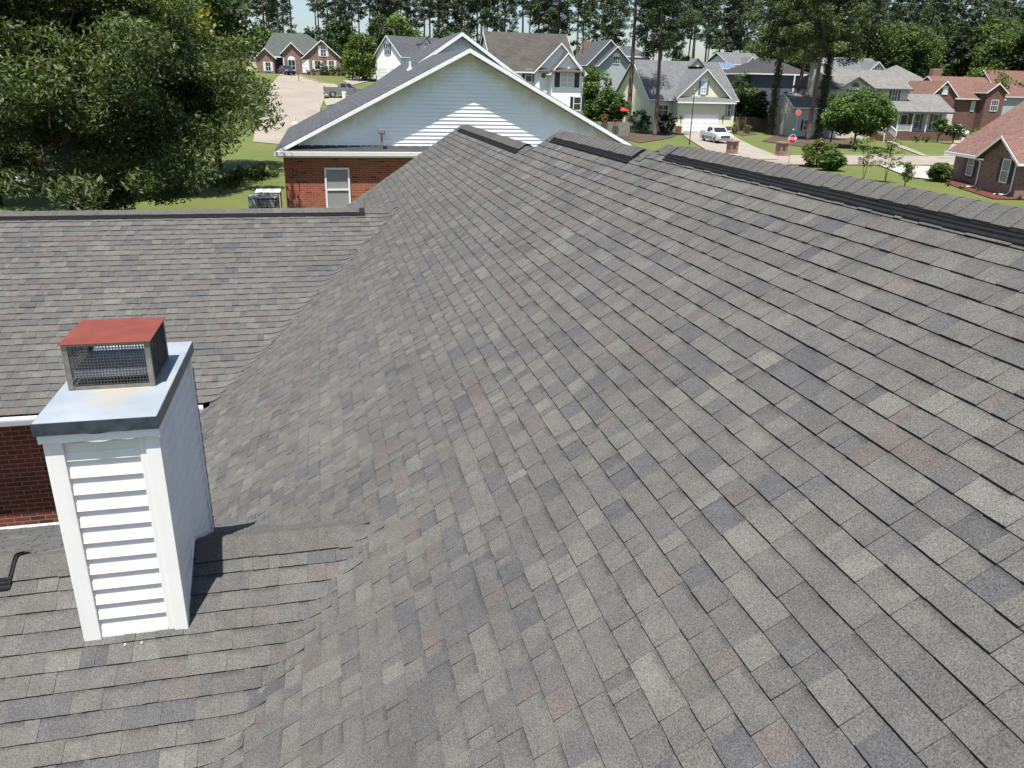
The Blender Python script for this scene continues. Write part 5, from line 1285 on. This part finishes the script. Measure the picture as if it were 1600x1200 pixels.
def cabin(t, b0, b1, t0, t1, z0, z1, w0, w1, mat):
    """greenhouse with raked glass; base from b0..b1, roof t0..t1 along x"""
    P = [(b0, -w0/2, z0), (b1, -w0/2, z0), (b1, w0/2, z0), (b0, w0/2, z0), (t0, -w1/2, z1), (t1, -w1/2, z1), (t1, w1/2, z1), (t0, w1/2, z1)]
    m = MB()
    for q in ((0, 1, 5, 4), (1, 2, 6, 5), (2, 3, 7, 6), (3, 0, 4, 7), (4, 5, 6, 7), (3, 2, 1, 0)): m.poly([P[i] for i in q])
    cab = m.build("cab", mat, t)
    def pane(q, i0, i1, lo, hi, nm):
        A, B, Cc, D = (Vector(P[i]) for i in q); n = (B-A).cross(D-A).normalized()
        f = lambda u, v: A.lerp(B, u).lerp(D.lerp(Cc, u), v)
        g = MB(); pts = [f(i0, lo), f(i1, lo), f(i1, hi), f(i0, hi)]; cen = sum((Vector(p) for p in P), Vector())/8
        if n.dot(A-cen) < 0: n = -n
        g.poly([p+n*.012 for p in pts]); i = len(g.v); g.v.extend(tuple(p-n*.02) for p in pts)
        for k in range(4): k2 = (k+1) % 4; g.f.append((k, k2, i+k2, i+k)); g.c.append(None); g.mi.append(0)
        g.build(nm, GLASS_CAR, cab)
    pane((1, 2, 6, 5), .06, .94, .1, .92, "windshield"); pane((3, 0, 4, 7), .1, .9, .15, .88, "rear_window")
    for q in ((0, 1, 5, 4), (3, 2, 6, 7)): pane(q, .08, .47, .12, .88, "side_window"); pane(q, .53, .90, .12, .88, "side_window")
    return cab
def pickup(label, loc, rz, mat, mat2=None, L_=5.7):
    t = thing("pickup_truck", label, "pickup truck", loc, rz); w = 1.96
    sec = [(-2.8, .5), (-2.85, .9), (-2.8, 1.18), (-.98, 1.18), (-.98, 1.22), (1.25, 1.22), (2.5, 1.12), (2.82, .95), (2.85, .5)]+arch(1.85)[::-1]+arch(-1.8)[::-1]
    body_prism(t, "body", sec, w, mat)
    m = MB(); m.box(-2.7, -1.06, -.8, .8, 1.181, 1.19); m.build("bed_floor", plain("bed_liner", (.06, .06, .065), .7, .2, 8), t)
    m = MB()
    for sy in (-1, 1): a, b = sorted((sy*.82, sy*.97)); m.box(-2.78, -1.0, a, b, 1.185, 1.30)
    m.box(-2.82, -2.72, -.815, .815, 1.185, 1.30); m.build("bed_rail", mat, t)
    cabin(t, -1.0, 1.35, -.78, .55, 1.2, 1.84, 1.84, 1.52, mat)
    wheels(t, (1.85, -1.8), w)
    box("front_bumper", CHROME, t, 2.83, 2.98, -.95, .95, .42, .66, bevel=.03); box("rear_bumper", CHROME, t, -3.0, -2.84, -.95, .95, .42, .62, bevel=.03)
    box("grille", plain("grille_dark", (.04, .04, .045), .4, .2, 30), t, 2.78, 2.87, -.55, .55, .70, .98)
    for sy in (-1, 1):
        a, b = sorted((sy*.60, sy*.95)); box("headlight", LAMP, t, 2.78, 2.865, a, b, .76, .97); a, b = sorted((sy*.84, sy*.985)); box("tail_light", TAIL, t, -2.87, -2.79, a, b, .8, 1.14)
        a, b = sorted((sy*.95, sy*1.18)); box("mirror", mat, t, 1.0, 1.12, a, b, 1.25, 1.45, bevel=.02)
    if mat2: 
        for sy in (-1, 1): a, b = sorted((sy*.98, sy*.995)); box("side_stripe", mat2, t, -1.3, 1.3, a, b, .48, .80)
    return t
W = paint("white_car_paint", (.62, .63, .64)); SILV = paint("silver_two_tone", (.22, .23, .24)); GREYP = paint("grey_car_paint", (.16, .155, .15))
p = ground(1118, 223); pickup("white pickup truck parked nose out on the driveway of the cream house", tuple(p), math.radians(-95), W, SILV)
p = ground(536, 153); pickup("dark grey pickup truck parked side on by the cul-de-sac, half hidden", (p.x+.4, p.y, terrain(p.x, p.y)+.05), math.radians(4), GREYP)
def car(label, px, py, rz, mat, suv):
    p = ground(px, py); t = thing("parked_car", label, "car", tuple(p), rz); h = 1.0 if suv else .88
    sec = [(-2.2, .4), (-2.28, .8), (-2.2, h), (-.9, h+.04), (1.0, h+.04), (2.1, h-.15), (2.26, .62), (2.24, .4)]+arch(1.4, .40, .33)[::-1]+arch(-1.35, .40, .33)[::-1]
    body_prism(t, "body", sec, 1.82, mat, .07); cabin(t, -2.05 if suv else -1.7, 1.15, -1.75 if suv else -1.0, .35, h, 1.66 if suv else 1.43, 1.72, 1.32, mat); wheels(t, (1.4, -1.35), 1.82, .34)
    for sy in (-1, 1): a, b = sorted((sy*.5, sy*.88)); box("headlight", LAMP, t, 2.18, 2.27, a, b, .62, .76); box("tail_light", TAIL, t, -2.29, -2.2, a, b, .72, .9)
    return t
car("white car in the drive at the right end of the porch house", 1490, 213, math.radians(-100), W, True)
car("dark purple car parked at the rose brick house's entry", 448, 116.5, math.radians(-70), paint("dark_purple_paint", (.035, .03, .07)), False)

# ------------------------------------------------------------------ signs, lamps, street things
RED_S = plain("sign_red", lin(186, 24, 36), .4, .04, 8); GRN_S = plain("sign_green", lin(0, 104, 84), .4, .04, 8); WHT_S = plain("sign_white", (.8, .8, .8), .4, .03, 8)
POLE = plain("galvanised_post", (.24, .25, .25), .5, .15, 14, metal=.4)
def lettering(txt, size, mat, name, parent, loc, rot):
    c = bpy.data.curves.new(name, 'FONT'); c.body = txt; c.size = size; c.align_x = 'CENTER'; c.align_y = 'CENTER'; c.extrude = .004; c.offset = size*.018
    o = bpy.data.objects.new(name, c); COL.objects.link(o); dg = bpy.context.evaluated_depsgraph_get(); me = bpy.data.meshes.new_from_object(o.evaluated_get(dg))
    bpy.data.objects.remove(o); o = bpy.data.objects.new(name, me); COL.objects.link(o); me.materials.clear(); me.materials.append(mat); o.parent = parent; o.location = loc; o.rotation_euler = rot; return o
def octagon(t, z, r, mat, letters, face=-1):
    def oc(rr, y0, y1, nm, mt, par): m = MB(); m.prism([(rr*math.cos(math.pi/8+k*math.pi/4), z+rr*math.sin(math.pi/8+k*math.pi/4)) for k in range(8)], y0, y1, lambda u, v, q: (u, q, v)); return m.build(nm, mt, par)
    b = oc(r, -.035, -.028, "sign_border", WHT_S, t); oc(r*.93, -.040, -.0352, "sign_face", mat, b)
    if letters: lettering(letters, r*.86, WHT_S, "lettering", b, (0, -.044, z), (math.pi/2, 0, 0))
p = ground(1232, 257); t = thing("stop_sign", "red octagonal stop sign with green street blades on top beyond the ridge", "stop sign", tuple(p), math.radians(-3))
zt = at(1237, 217, p.y).z-p.z; m = MB(); m.tube([(0, 0, -.3), (0, 0, zt+.72)], .028, 8); m.build("post", POLE, t); octagon(t, zt, .40, RED_S, "STOP")
m = MB(); m.box(-.42, .42, -.012, .012, zt+.45, zt+.62); m.build("street_blade", GRN_S, t); m = MB(); m.box(-.012, .012, -.4, .4, zt+.63, zt+.79); m.build("street_blade", GRN_S, t)
m = MB(); m.box(-.06, .06, -.06, .06, zt+.72, zt+.82); m.build("post_cap", WHT_S, t)
Yr = 88.; x = at(1244, 200, Yr).x; t = thing("red_sign", "bright red octagonal sign in front of the dark blue house, among the tall trunks", "sign", (x, Yr, terrain(x, Yr)), 0)
zt = at(1244, 176, Yr).z-terrain(x, Yr); m = MB(); m.tube([(0, 0, -.3), (0, 0, zt)], .03, 8); m.build("post", POLE, t); octagon(t, zt, .36, plain("bright_red_sign", lin(236, 90, 74), .4, .05, 8), None)
def lamp_post(label, pxb, pyb, pyt, lean=0.):
    p = ground(pxb, pyb); h = at(pxb, pyt, p.y).z-p.z; t = thing("lamp_post", label, "lamp post", tuple(p))
    blk = plain("black_post_paint", (.02, .022, .024), .45, .2, 10)
    m = MB(); m.tube([(0, 0, -.2), (0, 0, .5), (0, 0, h-.55)], [.085, .06, .045], 10); m.build("post", blk, t)
    m = MB(); m.tube([(0, 0, h-.55), (0, 0, h-.50), (0, 0, h-.12)], [.10, .13, .19], 6); m.build("lantern", plain("lantern_glass", (.35, .36, .34), .2, .1, 5), t)
    m = MB(); m.tube([(0, 0, h-.118), (0, 0, h-.06), (0, 0, h+.06)], [.22, .17, .02], 6); m.tube([(0, 0, h-.60), (0, 0, h-.56)], [.06, .12], 6); m.build("lantern_cap", blk, t)
lamp_post("slender black lamp post standing before the cream house's garage", 1077, 226, 138)
lamp_post("slender black lamp post before the rust roofed brick house", 1526, 186, 132)
def pillar(label, px, py):
    p = ground(px, py); t = thing("brick_pillar", label, "pillar", tuple(p), 0, "brick entrance pillars")
    h = 1.32; bp = M_BRICK_A; m = MB(); m.box(-.56, .56, -.56, .56, -.3, .16); m.build("base", bp, t, bevel=.02); m = MB(); m.box(-.42, .42, -.42, .42, .161, h-.12); m.build("shaft", bp, t)
    m = MB(); m.box(-.52, .52, -.52, .52, h-.119, h-.03); m.box(-.46, .46, -.46, .46, h-.0299, h+.02); m.build("cap", bp, t, bevel=.02)
    m = MB(); m.tube([(0, -.421, .75), (0, -.45, .75)], .17, 16); m.build("plaque", plain("plaque_dark", (.05, .035, .03), .5, .2, 10), t)
pillar("brick entrance pillar on the driveway side, in front of the white pickup", 1143, 241); pillar("brick entrance pillar on the lawn just left of the stop sign", 1220, 243.5)
# fences
def fence(label, A, B, h, mat, n):
    A, B = Vector(A), Vector(B); d = B-A; L_ = math.hypot(d.x, d.y); t = thing("wooden_fence", label, "fence", (A.x, A.y, terrain(A.x, A.y)), math.atan2(d.y, d.x)); m = MB(); k = 0.; rr = random.Random(n)
    while k < L_-.05: m.box(k, k+.135, -.012, .012, .04, h+rr.uniform(-.03, .02)); k += .145
    m.build("fence_boards", mat, t); 
    for z in (.4, h-.35): m = MB(); m.box(0, L_, .013, .06, z, z+.09); m.build("rail", mat, t)
    for q in range(n+1): m = MB(); x = q*L_/n; m.box(x-.05, x+.05, .061, .16, -.3, h+.05); m.build("fence_post", mat, t)
    return t
FG = plain("weathered_grey_boards", lin(128, 122, 114), .9, .2, 3); FB = plain("brown_fence_boards", lin(112, 96, 74), .9, .25, 3)
a = at(890, 200, 97.); b = at(984, 200, 97.); fence("weathered grey board fence with two wagon wheels below the green trees", a, b, 1.75, FG, 6); fz = terrain(a.x, 97)
a = at(1150, 190, 109.); b = at(1212, 190, 109.); fence("brown board fence in shade right of the cream house", a, b, 1.8, FB, 6); 
a = at(1212, 190, 109.); b = at(1262, 190, 109.); fence("dark shaded board fence behind the clustered tall trunks", (a.x, 109.4, 0), (b.x, 109.4, 0), 1.8, plain("dark_fence_boards", lin(70, 70, 68), .9, .2, 3), 4)
for i, (px, py) in enumerate(((945, 184), (962, 192))):
    w_ = at(px, py, 96.7); t = thing("wagon_wheel", ["higher rusty wagon wheel hung on the grey fence", "lower rusty wagon wheel leaning on the grey fence"][i], "wagon wheel", (w_.x, 96.75, w_.z), 0, "wagon wheels on the fence")
    rs = plain("rusty_iron", lin(120, 66, 48), .8, .25, 12); m = MB(); m.tube([(.42*math.cos(q), 0, .42*math.sin(q)) for q in np.linspace(0, 2*math.pi, 25)], .035, 6, cap=False); m.build("rim", rs, t)
    for k in range(8): a_ = k*math.pi/4; m = MB(); m.tube([(.06*math.cos(a_), 0, .06*math.sin(a_)), (.40*math.cos(a_), 0, .40*math.sin(a_))], .02, 5); m.build("spoke", rs, t)
    m = MB(); m.tube([(0, -.06, 0), (0, .06, 0)], .08, 10); m.build("hub", rs, t)
u = at(973, 172, 98.5); gz = terrain(u.x, 98.5); t = thing("patio_umbrella", "small red patio umbrella showing over the grey fence beside the pine trunk", "umbrella", (u.x, 98.5, gz))
m = MB(); m.tube([(0, 0, -.1), (0, 0, u.z-gz+.3)], .03, 8); m.build("pole", POLE, t); m = MB(); hh = u.z-gz
m.tube([(0, 0, hh-.1), (0, 0, hh+.02), (0, 0, hh+.28), (0, 0, hh+.32)], [.85, .80, .12, .02], 8); m.build("canopy", plain("red_canvas", lin(176, 40, 44), .8, .1, 5), t)
p = ground(1167, 209); t = thing("flower_pot", "terracotta pot with a green plant on the lawn right of the garage", "flower pot", tuple(p)); m = MB(); m.tube([(0, 0, 0), (0, 0, .5), (0, 0, .58)], [.26, .4, .42], 14); m.build("pot", plain("terracotta", lin(150, 96, 70), .85, .12, 6), t)
rg = np.random.default_rng(5); P_, cid = clump_pts(rg, [(0, 0, .85), (.25, 0, .75), (-.25, .1, .8)], [(.42, .42, .36)]*3, -110); add_mesh("plant", leaf_mesh("plant", P_, .22, .1, tint(rg, len(P_), G_MID, cid), .3, .2, rg=rg), t)
def mailbox(label, px, py):
    p = ground(px, py); t = thing("mailbox", label, "mailbox", tuple(p), 0, "mailboxes by the kerb"); m = MB(); m.box(-.05, .05, -.05, .05, -.3, 1.05); m.build("post", FB, t)
    m = MB(); m.prism([(-.1, 1.06), (.1, 1.06), (.1, 1.18)]+[(.1*math.cos(q), 1.18+.1*math.sin(q)) for q in np.linspace(.3, 2.84, 7)]+[(-.1, 1.18)], -.28, .22, lambda u, v, q: (u, q, v)); m.build("box", plain("mailbox_black", (.03, .03, .032), .5, .2, 9), t)
mailbox("dark mailbox on a post beside the grey pickup's tailgate", 507, 150); mailbox("dark mailbox on the lawn before the rose brick house", 467, 127)
p = ground(538, 155); t = thing("garbage_bin", "small white bin standing beside the grey pickup", "bin", tuple(p)); m = MB(); m.tube([(0, 0, 0), (0, 0, .85)], [.24, .30], 12); m.build("bin_body", WHT_S, t); m = MB(); m.tube([(0, 0, .851), (0, 0, .92)], [.32, .27], 12); m.build("lid", WHT_S, t)
# red mulch bed along the brown brick house, lying on the lawn
Rz = Matrix.Rotation(J.root.rotation_euler.z, 3, 'Z')
def jw(x, y): v = Rz @ Vector((x, y, 0))+J.loc; return (v.x, v.y)
drape("mulch_bed", [jw(-.7, -1.0), jw(xg0-.2, -2.3), jw(xg0+2*hwg+1, -3.0), jw(xg0+2*hwg+1, .3), jw(-.3, .4)], M_MULCH, .06)
